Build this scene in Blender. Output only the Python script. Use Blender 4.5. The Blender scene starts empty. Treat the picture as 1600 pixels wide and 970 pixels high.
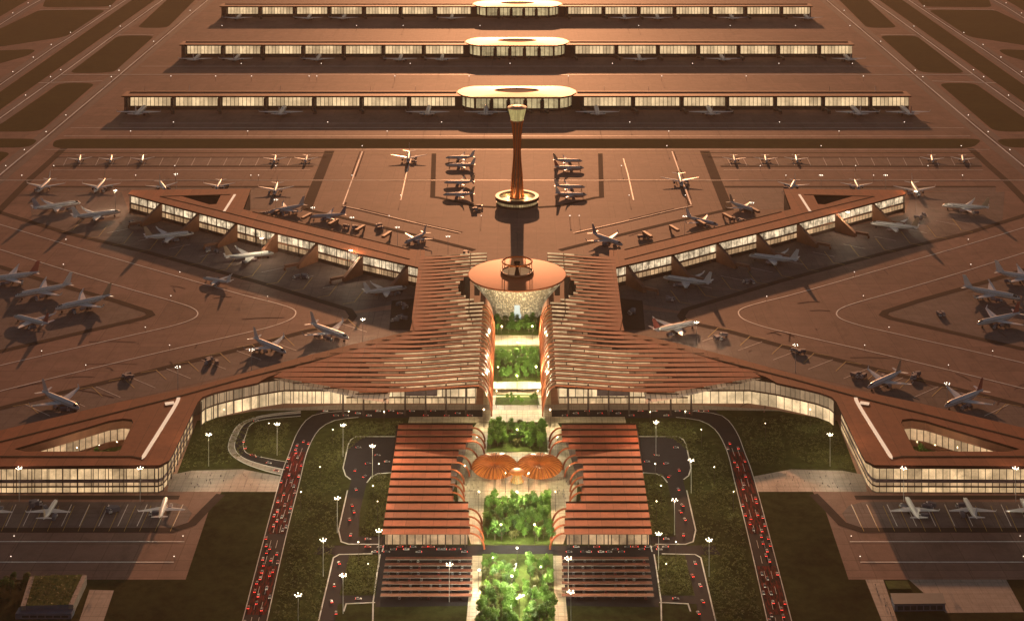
import bpy, math, random
from mathutils import Vector
from mathutils.geometry import tessellate_polygon
random.seed(7)
scene = bpy.context.scene
COL = scene.collection
PI = math.pi
CAM_H, FOC, AX, HZ = 640.0, 2500.0, 808.0, -405.0      # camera height, focal length, axis and horizon measured on the photograph

def P(px, py, h=0.0, s=-1):
    """point at height h above the ground seen at (px, py); s=+1 gives its twin across the axis of symmetry"""
    k = (CAM_H - h) / (py - HZ)
    x = (px - AX) * k
    return Vector((x if s < 0 else -x, FOC * k, h))
def Pl(pts, h=0.0, s=-1): return [P(a, b, h, s) for a, b in pts]

# ------------------------------------------------------------------ mesh building
class MB:
    def __init__(self): self.v, self.f, self.m, self.uv = [], [], [], []
    def face(self, pts, m=0, uv=None):
        n = len(self.v); self.v += [tuple(p) for p in pts]
        self.f.append(tuple(range(n, n + len(pts)))); self.m.append(m)
        self.uv.append(uv or [(p[0], p[1]) for p in pts])
    def wall(self, a, b, z0, z1, m=0, u0=0.0):
        L = math.hypot(b[0]-a[0], b[1]-a[1])
        self.face([(a[0],a[1],z0),(b[0],b[1],z0),(b[0],b[1],z1),(a[0],a[1],z1)], m, [(u0,z0),(u0+L,z0),(u0+L,z1),(u0,z1)])
        return u0 + L
    def box(self, x0, y0, z0, x1, y1, z1, m=0):
        c = [(x0,y0,z0),(x1,y0,z0),(x1,y1,z0),(x0,y1,z0),(x0,y0,z1),(x1,y0,z1),(x1,y1,z1),(x0,y1,z1)]
        for q in ((0,3,2,1),(4,5,6,7),(0,1,5,4),(1,2,6,5),(2,3,7,6),(3,0,4,7)): self.face([c[i] for i in q], m)
    def beam(self, a, b, w, h, m=0):
        """box bar from a to b, w wide across, h deep down from the line"""
        a, b = Vector(a), Vector(b); d = b - a; n = Vector((-d.y, d.x, 0))
        n = n.normalized() * w / 2 if n.length > 1e-6 else Vector((w/2, 0, 0)); z = Vector((0, 0, h))
        c = [a-n-z, a+n-z, b+n-z, b-n-z, a-n, a+n, b+n, b-n]
        for q in ((0,1,2,3),(4,7,6,5),(0,4,5,1),(1,5,6,2),(2,6,7,3),(3,7,4,0)): self.face([c[i] for i in q], m)
    def slab(self, outer, holes, z1, z0, mt=0, ms=0, inset=0.0, bottom=False):
        loops = [[Vector((p[0], p[1], z1)) for p in l] for l in [outer] + list(holes)]
        flat = [p for l in loops for p in l]
        for t in tessellate_polygon(loops):
            f = [flat[i] for i in t]
            if (f[1]-f[0]).cross(f[2]-f[0]).z < 0: f.reverse()
            self.face(f, mt)
            if bottom: self.face([(p.x, p.y, z0) for p in reversed(f)], ms)
        if z0 < z1:
            for l in loops:
                u = 0
                for i in range(len(l)): u = self.wall(l[i], l[(i+1) % len(l)], z0, z1, ms, u)
    def tube(self, pts, r, n=6, m=0, taper=None):
        rings = []
        for i, p in enumerate(pts):
            p = Vector(p); d = (Vector(pts[min(i+1, len(pts)-1)]) - Vector(pts[max(i-1, 0)])).normalized()
            a = d.cross(Vector((0, 1, 0)) if abs(d.y) < .9 else Vector((1, 0, 0))).normalized(); b = d.cross(a)
            rr = taper[i] if taper else r
            rings.append([p + a*math.cos(2*PI*j/n)*rr + b*math.sin(2*PI*j/n)*rr for j in range(n)])
        for i in range(len(rings)-1):
            for j in range(n):
                k = (j+1) % n; self.face([rings[i][j], rings[i][k], rings[i+1][k], rings[i+1][j]], m)
        self.face(list(reversed(rings[0])), m); self.face(rings[-1], m)
    def lathe(self, prof, n=48, c=(0,0,0), m=0, cap=False, sx=1, sy=1):
        for i in range(len(prof)-1):
            (r0,z0), (r1,z1) = prof[i], prof[i+1]
            for j in range(n):
                a, b = 2*PI*j/n, 2*PI*(j+1)/n
                q = [(r0,a,z0),(r0,b,z0),(r1,b,z1),(r1,a,z1)]
                self.face([(c[0]+sx*r*math.cos(t), c[1]+sy*r*math.sin(t), c[2]+z) for r,t,z in q], m,
                          [(j/n,i),((j+1)/n,i),((j+1)/n,i+1),(j/n,i+1)])
    def ribbon(self, pts, w, z, m=0, closed=False):
        L = offset(pts, w/2); R = offset(pts, -w/2); u = 0
        for i in range(len(pts)-1):
            l = (Vector(pts[i+1])-Vector(pts[i])).length
            self.face([(L[i].x,L[i].y,z),(R[i].x,R[i].y,z),(R[i+1].x,R[i+1].y,z),(L[i+1].x,L[i+1].y,z)], m, [(0,u),(w,u),(w,u+l),(0,u+l)]); u += l
    def kerb(self, pts, w, z0, h, m=0):
        L = offset(pts, w/2); R = offset(pts, -w/2)
        for i in range(len(pts)-1):
            a, b, c, d = L[i], R[i], R[i+1], L[i+1]; z1 = z0 + h
            self.face([(a.x,a.y,z1),(b.x,b.y,z1),(c.x,c.y,z1),(d.x,d.y,z1)], m)
            self.face([(a.x,a.y,z0),(a.x,a.y,z1),(d.x,d.y,z1),(d.x,d.y,z0)], m); self.face([(b.x,b.y,z0),(c.x,c.y,z0),(c.x,c.y,z1),(b.x,b.y,z1)], m)
    def build(self, name, mats, parent=None, smooth=False, merge=False):
        me = bpy.data.meshes.new(name)
        o = Vector(parent.location) if parent else Vector((0,0,0))
        me.from_pydata([(x-o.x, y-o.y, z-o.z) for x,y,z in self.v], [], self.f)
        if not isinstance(mats, (list, tuple)): mats = [mats]
        for mt in mats: me.materials.append(mt)
        me.polygons.foreach_set('material_index', self.m)
        lay = me.uv_layers.new(name='UVMap'); flat = [c for f in self.uv for t in f for c in t]
        lay.data.foreach_set('uv', flat)
        if smooth or merge:
            import bmesh
            bm = bmesh.new(); bm.from_mesh(me); bmesh.ops.remove_doubles(bm, verts=bm.verts, dist=0.01)
            bmesh.ops.recalc_face_normals(bm, faces=bm.faces); bm.to_mesh(me); bm.free()
            if smooth: me.polygons.foreach_set('use_smooth', [True]*len(me.polygons))
        me.update()
        ob = bpy.data.objects.new(name, me); COL.objects.link(ob)
        if parent: ob.parent = parent
        return ob

def offset(pts, d):
    out = []; n = len(pts); V = [Vector((p[0], p[1])) for p in pts]
    for i in range(n):
        a = (V[i]-V[i-1]).normalized() if i > 0 else None
        b = (V[i+1]-V[i]).normalized() if i < n-1 else None
        if a is None: a = b
        if b is None: b = a
        t = (a+b).normalized(); nrm = Vector((-t.y, t.x)); c = max(.4, nrm.dot(Vector((-a.y, a.x))))
        out.append(V[i] + nrm * d / c)
    return out
def curve(pts, n=8):
    """Catmull-Rom through px points"""
    q = [pts[0]] + list(pts) + [pts[-1]]; out = []
    for i in range(1, len(q)-2):
        for j in range(n):
            t = j/n; p0, p1, p2, p3 = q[i-1:i+3]
            out.append(tuple(.5*((2*p1[c])+(-p0[c]+p2[c])*t+(2*p0[c]-5*p1[c]+4*p2[c]-p3[c])*t*t+(-p0[c]+3*p1[c]-3*p2[c]+p3[c])*t**3) for c in range(2)))
    return out + [tuple(pts[-1])]
def lerp(a, b, t): return a + (b-a)*t
def smooth01(t): t = max(0, min(1, t)); return t*t*(3-2*t)
def interp(x, tab):
    if x <= tab[0][0]: return tab[0][1]
    for (a, b), (c, d) in zip(tab, tab[1:]):
        if x <= c: return b + (d-b)*(x-a)/(c-a)
    return tab[-1][1]

def tag(o, label=None, cat=None, group=None, kind=None):
    if label: o['label'] = label
    if cat: o['category'] = cat
    if group: o['group'] = group
    if kind: o['kind'] = kind
    return o
def thing(name, label, cat, loc=(0,0,0), rz=0.0, group=None):
    o = bpy.data.objects.new(name, None); COL.objects.link(o); o.location = loc; o.rotation_euler = (0,0,rz)
    o.empty_display_size = 1
    return tag(o, label, cat, group)
def dup(o, loc, rz=0.0, sc=None, label=None, group=None):
    def cp(s, parent=None):
        c = s.copy(); COL.objects.link(c)
        if parent: c.parent = parent
        for ch in list(s.children): cp(ch, c)
        return c
    r = cp(o); r.location = loc; r.rotation_euler = (0,0,rz)
    if sc is not None: r.scale = sc if isinstance(sc, (tuple, list)) else (sc, sc, sc)
    return tag(r, label, None, group)
ORD = 'first second third fourth fifth sixth seventh eighth ninth tenth eleventh twelfth thirteenth fourteenth fifteenth sixteenth'.split()
SIDE = {-1: 'left', 1: 'right'}

# ------------------------------------------------------------------ materials
def nt(name):
    m = bpy.data.materials.new(name); m.use_nodes = True; t = m.node_tree
    return m, t, t.nodes['Principled BSDF']
def plain(name, col, rough=.6, metal=0.0, var=.18, scale=.15, spec=.5, bump=0.0):
    m, t, b = nt(name); N = t.nodes
    tc = N.new('ShaderNodeTexCoord'); nz = N.new('ShaderNodeTexNoise'); nz.inputs['Scale'].default_value = scale; nz.inputs['Detail'].default_value = 6
    t.links.new(tc.outputs['Object'], nz.inputs['Vector'])
    mx = N.new('ShaderNodeMix'); mx.data_type = 'RGBA'
    mx.inputs['A'].default_value = (*[c*(1-var) for c in col], 1); mx.inputs['B'].default_value = (*[min(1, c*(1+var)) for c in col], 1)
    cr = N.new('ShaderNodeMapRange'); cr.inputs['From Min'].default_value = .3; cr.inputs['From Max'].default_value = .7
    t.links.new(nz.outputs['Fac'], cr.inputs['Value']); t.links.new(cr.outputs['Result'], mx.inputs['Factor'])
    t.links.new(mx.outputs['Result'], b.inputs['Base Color'])
    b.inputs['Roughness'].default_value = rough; b.inputs['Metallic'].default_value = metal; b.inputs['Specular IOR Level'].default_value = spec
    return m
def ground_mat(name, col, joint=0.0, rough=.5, spec=.5, s1=.004, s2=.06, var=.25, blotch=None):
    m, t, b = nt(name); N = t.nodes; L = t.links
    tc = N.new('ShaderNodeTexCoord')
    n1 = N.new('ShaderNodeTexNoise'); n1.inputs['Scale'].default_value = s1; n1.inputs['Detail'].default_value = 8; n1.inputs['Roughness'].default_value = .6
    n2 = N.new('ShaderNodeTexNoise'); n2.inputs['Scale'].default_value = s2; n2.inputs['Detail'].default_value = 6; n2.inputs['Roughness'].default_value = .7
    for n in (n1, n2): L.new(tc.outputs['Object'], n.inputs['Vector'])
    ad = N.new('ShaderNodeMath'); ad.operation = 'ADD'; L.new(n1.outputs['Fac'], ad.inputs[0]); L.new(n2.outputs['Fac'], ad.inputs[1])
    mr = N.new('ShaderNodeMapRange'); mr.inputs['From Min'].default_value = .7; mr.inputs['From Max'].default_value = 1.3
    L.new(ad.outputs[0], mr.inputs['Value'])
    mx = N.new('ShaderNodeMix'); mx.data_type = 'RGBA'
    mx.inputs['A'].default_value = (*[c*(1-var) for c in col], 1)
    mx.inputs['B'].default_value = (*(blotch or [c*(1+var) for c in col]), 1)
    L.new(mr.outputs['Result'], mx.inputs['Factor']); out = mx.outputs['Result']
    if joint:
        br = N.new('ShaderNodeTexBrick'); br.offset = 0; br.inputs['Scale'].default_value = 1; br.inputs['Mortar Size'].default_value = .02
        br.inputs['Brick Width'].default_value = joint; br.inputs['Row Height'].default_value = joint
        br.inputs['Color1'].default_value = (1,1,1,1); br.inputs['Color2'].default_value = (.80,.81,.82,1); br.inputs['Mortar'].default_value = (.55,.53,.52,1)
        br.inputs['Mortar Size'].default_value = .35
        L.new(tc.outputs['Object'], br.inputs['Vector'])
        mu = N.new('ShaderNodeMix'); mu.data_type = 'RGBA'; mu.blend_type = 'MULTIPLY'; mu.inputs['Factor'].default_value = .6
        L.new(out, mu.inputs['A']); L.new(br.outputs['Color'], mu.inputs['B']); out = mu.outputs['Result']
    if joint:
        b2 = N.new('ShaderNodeTexBrick'); b2.offset = .37; b2.inputs['Scale'].default_value = 1; b2.inputs['Brick Width'].default_value = joint*5.3; b2.inputs['Row Height'].default_value = joint*2.6; b2.inputs['Mortar Size'].default_value = .5
        b2.inputs['Color1'].default_value = (1.06,1.05,1.04,1); b2.inputs['Color2'].default_value = (.84,.85,.86,1); b2.inputs['Mortar'].default_value = (.7,.7,.7,1); L.new(tc.outputs['Object'], b2.inputs['Vector'])
        n3 = N.new('ShaderNodeTexNoise'); n3.inputs['Scale'].default_value = .018; n3.inputs['Detail'].default_value = 9; n3.inputs['Roughness'].default_value = .75; n3.inputs['Distortion'].default_value = 1.5
        mp = N.new('ShaderNodeMapping'); mp.inputs['Scale'].default_value = (1, .45, 1); L.new(tc.outputs['Object'], mp.inputs['Vector']); L.new(mp.outputs[0], n3.inputs['Vector'])
        r3 = N.new('ShaderNodeMapRange'); r3.inputs['From Min'].default_value = .50; r3.inputs['From Max'].default_value = .72; r3.inputs['To Min'].default_value = 1; r3.inputs['To Max'].default_value = .66; L.new(n3.outputs['Fac'], r3.inputs['Value'])
        for src in (b2.outputs['Color'], r3.outputs['Result']):
            mu = N.new('ShaderNodeMix'); mu.data_type = 'RGBA'; mu.blend_type = 'MULTIPLY'; mu.inputs['Factor'].default_value = 1; L.new(out, mu.inputs['A']); L.new(src, mu.inputs['B']); out = mu.outputs['Result']
    L.new(out, b.inputs['Base Color']); b.inputs['Roughness'].default_value = rough; b.inputs['Specular IOR Level'].default_value = spec
    return m
def lit(name, col, strength, pitch=6.0, bar=.12, var=.5, nscale=.05, base=(.02,.02,.02), bays=.62):
    """glazing lit from inside, its mullions dark, rooms behind it unevenly lit"""
    m, t, b = nt(name); N = t.nodes; L = t.links
    uv = N.new('ShaderNodeUVMap'); uv.uv_map = 'UVMap'; sp = N.new('ShaderNodeSeparateXYZ'); L.new(uv.outputs['UV'], sp.inputs[0])
    dv = N.new('ShaderNodeMath'); dv.operation = 'DIVIDE'; dv.inputs[1].default_value = pitch; L.new(sp.outputs['X'], dv.inputs[0])
    fr = N.new('ShaderNodeMath'); fr.operation = 'FRACT'; L.new(dv.outputs[0], fr.inputs[0])
    gt = N.new('ShaderNodeMath'); gt.operation = 'GREATER_THAN'; gt.inputs[1].default_value = bar; L.new(fr.outputs[0], gt.inputs[0])
    tc = N.new('ShaderNodeTexCoord'); nz = N.new('ShaderNodeTexNoise'); nz.inputs['Scale'].default_value = nscale; nz.inputs['Detail'].default_value = 5
    nz.inputs['Roughness'].default_value = .7; L.new(tc.outputs['Object'], nz.inputs['Vector'])
    mr = N.new('ShaderNodeMapRange'); mr.inputs['From Min'].default_value = .35; mr.inputs['From Max'].default_value = .65
    mr.inputs['To Min'].default_value = strength*(1-var); mr.inputs['To Max'].default_value = strength*(1+var); L.new(nz.outputs['Fac'], mr.inputs['Value'])
    ml = N.new('ShaderNodeMath'); ml.operation = 'MULTIPLY'; L.new(gt.outputs[0], ml.inputs[0]); L.new(mr.outputs['Result'], ml.inputs[1])
    fl = N.new('ShaderNodeMath'); fl.operation = 'FLOOR'; d2 = N.new('ShaderNodeMath'); d2.operation = 'MULTIPLY'; d2.inputs[1].default_value = .5
    L.new(dv.outputs[0], d2.inputs[0]); L.new(d2.outputs[0], fl.inputs[0]); wn = N.new('ShaderNodeTexWhiteNoise'); wn.noise_dimensions = '1D'; L.new(fl.outputs[0], wn.inputs['W'])
    wr = N.new('ShaderNodeMapRange'); wr.inputs['To Min'].default_value = bays; wr.inputs['To Max'].default_value = 1.12; L.new(wn.outputs['Value'], wr.inputs['Value'])
    m2 = N.new('ShaderNodeMath'); m2.operation = 'MULTIPLY'; L.new(ml.outputs[0], m2.inputs[0]); L.new(wr.outputs['Result'], m2.inputs[1]); ml = m2
    b.inputs['Base Color'].default_value = (*base, 1); b.inputs['Roughness'].default_value = .25
    b.inputs['Emission Color'].default_value = (*col, 1); L.new(ml.outputs[0], b.inputs['Emission Strength'])
    return m
def roofmat(name, col, seam=9.0, tint=.14, rough=.68, spec=.1):
    m, t, b = nt(name); N = t.nodes; L = t.links
    tc = N.new('ShaderNodeTexCoord'); oi = N.new('ShaderNodeObjectInfo')
    sp = N.new('ShaderNodeSeparateXYZ'); L.new(tc.outputs['Object'], sp.inputs[0])
    dv = N.new('ShaderNodeMath'); dv.operation = 'DIVIDE'; dv.inputs[1].default_value = seam; L.new(sp.outputs['X'], dv.inputs[0])
    fr = N.new('ShaderNodeMath'); fr.operation = 'FRACT'; L.new(dv.outputs[0], fr.inputs[0]); fl = N.new('ShaderNodeMath'); fl.operation = 'FLOOR'; L.new(dv.outputs[0], fl.inputs[0])
    ad = N.new('ShaderNodeMath'); ad.operation = 'ADD'; ml = N.new('ShaderNodeMath'); ml.operation = 'MULTIPLY'; ml.inputs[1].default_value = 97; L.new(oi.outputs['Random'], ml.inputs[0]); L.new(fl.outputs[0], ad.inputs[0]); L.new(ml.outputs[0], ad.inputs[1])
    wn = N.new('ShaderNodeTexWhiteNoise'); wn.noise_dimensions = '1D'; L.new(ad.outputs[0], wn.inputs['W'])
    n1 = N.new('ShaderNodeTexNoise'); n1.inputs['Scale'].default_value = .12; n1.inputs['Detail'].default_value = 8; n1.inputs['Roughness'].default_value = .7; L.new(tc.outputs['Object'], n1.inputs['Vector'])
    def mr(src, a, c, lo=0, hi=1):
        r = N.new('ShaderNodeMapRange'); r.inputs['From Min'].default_value = lo; r.inputs['From Max'].default_value = hi; r.inputs['To Min'].default_value = a; r.inputs['To Max'].default_value = c; L.new(src, r.inputs['Value']); return r.outputs['Result']
    gt = N.new('ShaderNodeMath'); gt.operation = 'GREATER_THAN'; gt.inputs[1].default_value = .05; L.new(fr.outputs[0], gt.inputs[0])
    f = None
    for src in (mr(wn.outputs['Value'], 1-tint, 1+tint), mr(oi.outputs['Random'], 1-tint*.7, 1+tint*.7), mr(n1.outputs['Fac'], .78, 1.16, .3, .7), mr(gt.outputs[0], .72, 1.0)):
        if f is None: f = src
        else: q = N.new('ShaderNodeMath'); q.operation = 'MULTIPLY'; L.new(f, q.inputs[0]); L.new(src, q.inputs[1]); f = q.outputs[0]
    vm = N.new('ShaderNodeVectorMath'); vm.operation = 'SCALE'; vm.inputs[0].default_value = col; L.new(f, vm.inputs['Scale']); L.new(vm.outputs[0], b.inputs['Base Color'])
    b.inputs['Roughness'].default_value = rough; b.inputs['Specular IOR Level'].default_value = spec
    return m
def emit(name, col, strength):
    m, t, b = nt(name); b.inputs['Base Color'].default_value = (*[c*.3 for c in col], 1)
    b.inputs['Emission Color'].default_value = (*col, 1); b.inputs['Emission Strength'].default_value = strength
    return m
def leafmat(name, c1, c2):
    m, t, b = nt(name); N = t.nodes; L = t.links
    oi = N.new('ShaderNodeObjectInfo'); tc = N.new('ShaderNodeTexCoord'); nz = N.new('ShaderNodeTexNoise'); nz.inputs['Scale'].default_value = .5; nz.inputs['Detail'].default_value = 4
    L.new(tc.outputs['Object'], nz.inputs['Vector'])
    ad = N.new('ShaderNodeMath'); ad.operation = 'ADD'; L.new(nz.outputs['Fac'], ad.inputs[0]); L.new(oi.outputs['Random'], ad.inputs[1])
    mr = N.new('ShaderNodeMapRange'); mr.inputs['From Min'].default_value = .3; mr.inputs['From Max'].default_value = 1.6; L.new(ad.outputs[0], mr.inputs['Value'])
    mx = N.new('ShaderNodeMix'); mx.data_type = 'RGBA'; mx.inputs['A'].default_value = (*c1,1); mx.inputs['B'].default_value = (*c2,1)
    L.new(mr.outputs['Result'], mx.inputs['Factor']); L.new(mx.outputs['Result'], b.inputs['Base Color']); b.inputs['Roughness'].default_value = .6
    b.inputs['Transmission Weight'].default_value = 0
    tr = N.new('ShaderNodeBsdfTranslucent'); L.new(mx.outputs['Result'], tr.inputs['Color'])
    ms = N.new('ShaderNodeMixShader'); ms.inputs[0].default_value = .35
    o = N['Material Output']; L.new(b.outputs[0], ms.inputs[1]); L.new(tr.outputs[0], ms.inputs[2]); L.new(ms.outputs[0], o.inputs['Surface'])
    return m

M = {}
M['concrete'] = ground_mat('apron_concrete', (.335,.19,.14), joint=25, rough=.62, spec=.035)
M['stand'] = ground_mat('stand_concrete', (.20,.15,.135), joint=15, rough=.65, var=.35, spec=.06)
M['taxiway'] = ground_mat('taxiway_asphalt', (.20,.145,.125), rough=.62, var=.2, spec=.065)
M['service'] = ground_mat('service_asphalt', (.055,.038,.032), rough=.8, spec=.03)
M['asphalt'] = ground_mat('road_asphalt', (.022,.020,.023), rough=.8, s2=.2, spec=.05)
M['tailglow_road'] = ground_mat('tail_glow_surfacing', (.42,.05,.03), rough=.6, s1=.02, s2=.3, var=.5, spec=.3)  # tail-lamp glow painted into the road as red
M['paving'] = ground_mat('plaza_paving', (.30,.24,.20), joint=6, rough=.6, s2=.2)
M['cream'] = ground_mat('cream_paving', (.52,.42,.28), joint=5, rough=.6, s2=.25)
M['lawn'] = ground_mat('lawn_grass', (.038,.042,.013), rough=1, s1=.022, s2=.12, var=.62, spec=.03)
M['farlawn'] = ground_mat('airfield_grass', (.060,.058,.015), rough=1, s1=.006, s2=.05, var=.25, spec=.03)
M['bed'] = ground_mat('garden_soil_grass', (.07,.10,.02), rough=.9, s1=.05, s2=.3, var=.5, spec=.1)
M['line'] = plain('white_line_paint', (.85,.80,.72), .5)
M['kerb'] = plain('pale_kerb_stone', (.5,.48,.44), .7)
M['roof'] = roofmat('copper_roof', (.42,.10,.037), 12)
M['roofd'] = roofmat('brown_roof', (.29,.08,.033), 14)
M['carport'] = roofmat('carport_sheet', (.13,.045,.028), 5)
M['roofs'] = plain('satellite_roof', (.42,.16,.07), .6, .05, .1, .02, .25)
M['hubroof'] = plain('satellite_hub_roof', (.70,.38,.21), .5, .3, .06, .02)
M['panelroof'] = roofmat('louvre_roof_panel', (.47,.108,.05), 11)
M['hallroof'] = roofmat('hall_louvre_panel', (.40,.082,.038), 11, .16)
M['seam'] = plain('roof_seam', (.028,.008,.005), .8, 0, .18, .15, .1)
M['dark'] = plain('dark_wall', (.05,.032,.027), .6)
M['brownwall'] = plain('brown_wall', (.26,.11,.06), .6)
M['rib'] = plain('copper_rib', (.30,.12,.06), .4, .4)
M['steel'] = plain('dark_steel', (.06,.04,.035), .5, .5)
M['disc'] = plain('copper_disc', (.62,.155,.034), .55, .1, .1, .05, .15)
M['white'] = None
M['engine'] = plain('engine_grey', (.35,.25,.24), .4, .4)
M['fin'] = None
M['tyre'] = plain('tyre_black', (.02,.02,.02), .8)
M['skylight'] = plain('grey_skylight', (.15,.12,.10), .8, 0, .1, .1, .1)
M['glass'] = plain('dark_glass', (.03,.045,.05), .15)
M['teal'] = plain('teal_roof', (.05,.07,.07), .5)
M['bluegrey'] = plain('blue_grey_wall', (.12,.12,.16), .6)
M['trunk'] = plain('bark', (.16,.12,.08), .8, 0, .3, 1.0)
M['water'] = plain('white_water', (.75,.80,.78), .3, 0, .1, .5)
WARM = (1.0, .70, .36)
M['win'] = lit('warm_lit_glazing', (1.0,.66,.34), .74, 6, .1, .45, .06)
M['win_lo'] = lit('dim_lit_glazing', (1.0,.62,.32), .55, 6, .12, .5, .05)
M['win_sat'] = lit('satellite_glazing', (1.0,.70,.38), .92, 7, .13, .3, .04)
M['win_hub'] = lit('hub_glazing', (1.0,.78,.40), .52, 9, .12, .5, .05)
M['win_patch'] = lit('patchy_lit_glazing', (1.0,.76,.48), .85, 9, .08, .8, .10)
M['cler'] = lit('clerestory_lit', (1.0,.62,.31), .66, 60, .015, .45, .05, bays=.9)
M['win_front'] = lit('front_glazing', (1.0,.70,.38), 1.0, 8, .08, .4, .05)
M['clermid'] = lit('clerestory_mid', (1.0,.52,.25), .24, 60, .015, .6, .05, bays=.8)
M['clerdim'] = lit('clerestory_dim', (1.0,.45,.22), .05, 9, .1, .9, .06)
M['amber'] = lit('amber_mesh', (1.0,.42,.13), .20, 2.0, .4, .7, .2, (.05,.018,.008))
M['greyglass'] = lit('grey_canopy_glass', (1.0,.62,.34), .26, 5, .12, .3, .06, (.10,.09,.08))
M['lattice'] = None
M['lamp'] = emit('lamp_white', (1.0,.86,.66), 5)
M['lampfar'] = emit('lamp_far', (1.0,.78,.6), 2.2)
M['tail_l'] = emit('tail_lamp', (1.0,.05,.03), 6)
M['head_l'] = emit('head_lamp', (1.0,.85,.6), 2.5)
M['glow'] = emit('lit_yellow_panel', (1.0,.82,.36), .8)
M['slit'] = emit('lit_roof_slit', (1.0,.72,.5), .62)
M['screen'] = plain('dark_purple_panel', (.10,.065,.07), .5)
M['leaf0'] = leafmat('leaf_bright', (.07,.16,.02), (.17,.33,.04))
M['leaf1'] = leafmat('leaf_mid', (.05,.13,.015), (.12,.25,.03))
M['leaf2'] = leafmat('leaf_dark', (.03,.08,.015), (.07,.14,.02))
M['leaf3'] = leafmat('leaf_olive', (.06,.07,.016), (.13,.13,.03))
M['cloth'] = plain('clothing', (.10,.09,.10), .8)
M['skin'] = plain('skin', (.45,.28,.2), .6)
def aircraft(name, fin):
    m, t, b = nt(name); N = t.nodes; L = t.links; b.inputs['Roughness'].default_value = .35
    if fin:
        oi = N.new('ShaderNodeObjectInfo'); cr = N.new('ShaderNodeValToRGB'); cr.color_ramp.interpolation = 'CONSTANT'
        for p, c in ((0,(.78,.74,.72)),(.45,(.45,.12,.09)),(.58,(.25,.25,.32)),(.7,(.66,.60,.58)),(.85,(.5,.36,.25))):
            e = cr.color_ramp.elements.new(p) if p else cr.color_ramp.elements[0]; e.color = (*c,1)
        L.new(oi.outputs['Random'], cr.inputs[0]); L.new(cr.outputs[0], b.inputs['Base Color']); return m
    tc = N.new('ShaderNodeTexCoord'); sp = N.new('ShaderNodeSeparateXYZ'); L.new(tc.outputs['Object'], sp.inputs[0])
    def math_(op, a, c):
        q = N.new('ShaderNodeMath'); q.operation = op
        for k, v in enumerate((a, c)):
            if isinstance(v, (int, float)): q.inputs[k].default_value = v
            else: L.new(v, q.inputs[k])
        return q.outputs[0]
    band = math_('MULTIPLY', math_('GREATER_THAN', sp.outputs['Z'], 3.9), math_('LESS_THAN', sp.outputs['Z'], 4.35))
    win = math_('MULTIPLY', band, math_('GREATER_THAN', math_('FRACT', math_('MULTIPLY', sp.outputs['X'], 1.1), 0), .4))
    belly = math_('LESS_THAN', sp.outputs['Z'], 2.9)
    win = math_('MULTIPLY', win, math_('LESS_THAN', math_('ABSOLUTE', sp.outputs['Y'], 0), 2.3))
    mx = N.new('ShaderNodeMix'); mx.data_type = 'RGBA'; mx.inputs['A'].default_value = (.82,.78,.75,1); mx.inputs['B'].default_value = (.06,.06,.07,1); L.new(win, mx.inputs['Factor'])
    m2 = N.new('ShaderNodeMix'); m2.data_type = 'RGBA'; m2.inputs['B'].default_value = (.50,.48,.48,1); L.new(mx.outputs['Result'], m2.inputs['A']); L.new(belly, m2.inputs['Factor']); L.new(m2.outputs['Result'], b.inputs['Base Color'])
    return m
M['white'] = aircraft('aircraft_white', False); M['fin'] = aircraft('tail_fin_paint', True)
def tailglow_road():
    m, t, b = nt('tail_glow_streaks'); N = t.nodes; L = t.links
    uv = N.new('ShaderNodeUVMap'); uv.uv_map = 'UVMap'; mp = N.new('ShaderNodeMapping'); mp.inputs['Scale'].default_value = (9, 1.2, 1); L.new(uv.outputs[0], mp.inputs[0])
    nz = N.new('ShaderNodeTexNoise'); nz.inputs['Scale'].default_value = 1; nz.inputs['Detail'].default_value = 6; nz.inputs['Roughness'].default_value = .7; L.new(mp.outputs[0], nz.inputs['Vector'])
    cr = N.new('ShaderNodeValToRGB'); cr.color_ramp.elements[0].position = .44; cr.color_ramp.elements[0].color = (.014,.010,.011,1); cr.color_ramp.elements[1].position = .74; cr.color_ramp.elements[1].color = (.30,.022,.014,1)  # glow of the tail lamps put in as red streaks on dark asphalt
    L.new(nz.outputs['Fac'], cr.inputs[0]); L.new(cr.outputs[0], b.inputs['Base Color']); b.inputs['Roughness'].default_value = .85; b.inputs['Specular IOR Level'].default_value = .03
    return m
M['tailglow_road'] = tailglow_road()
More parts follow.
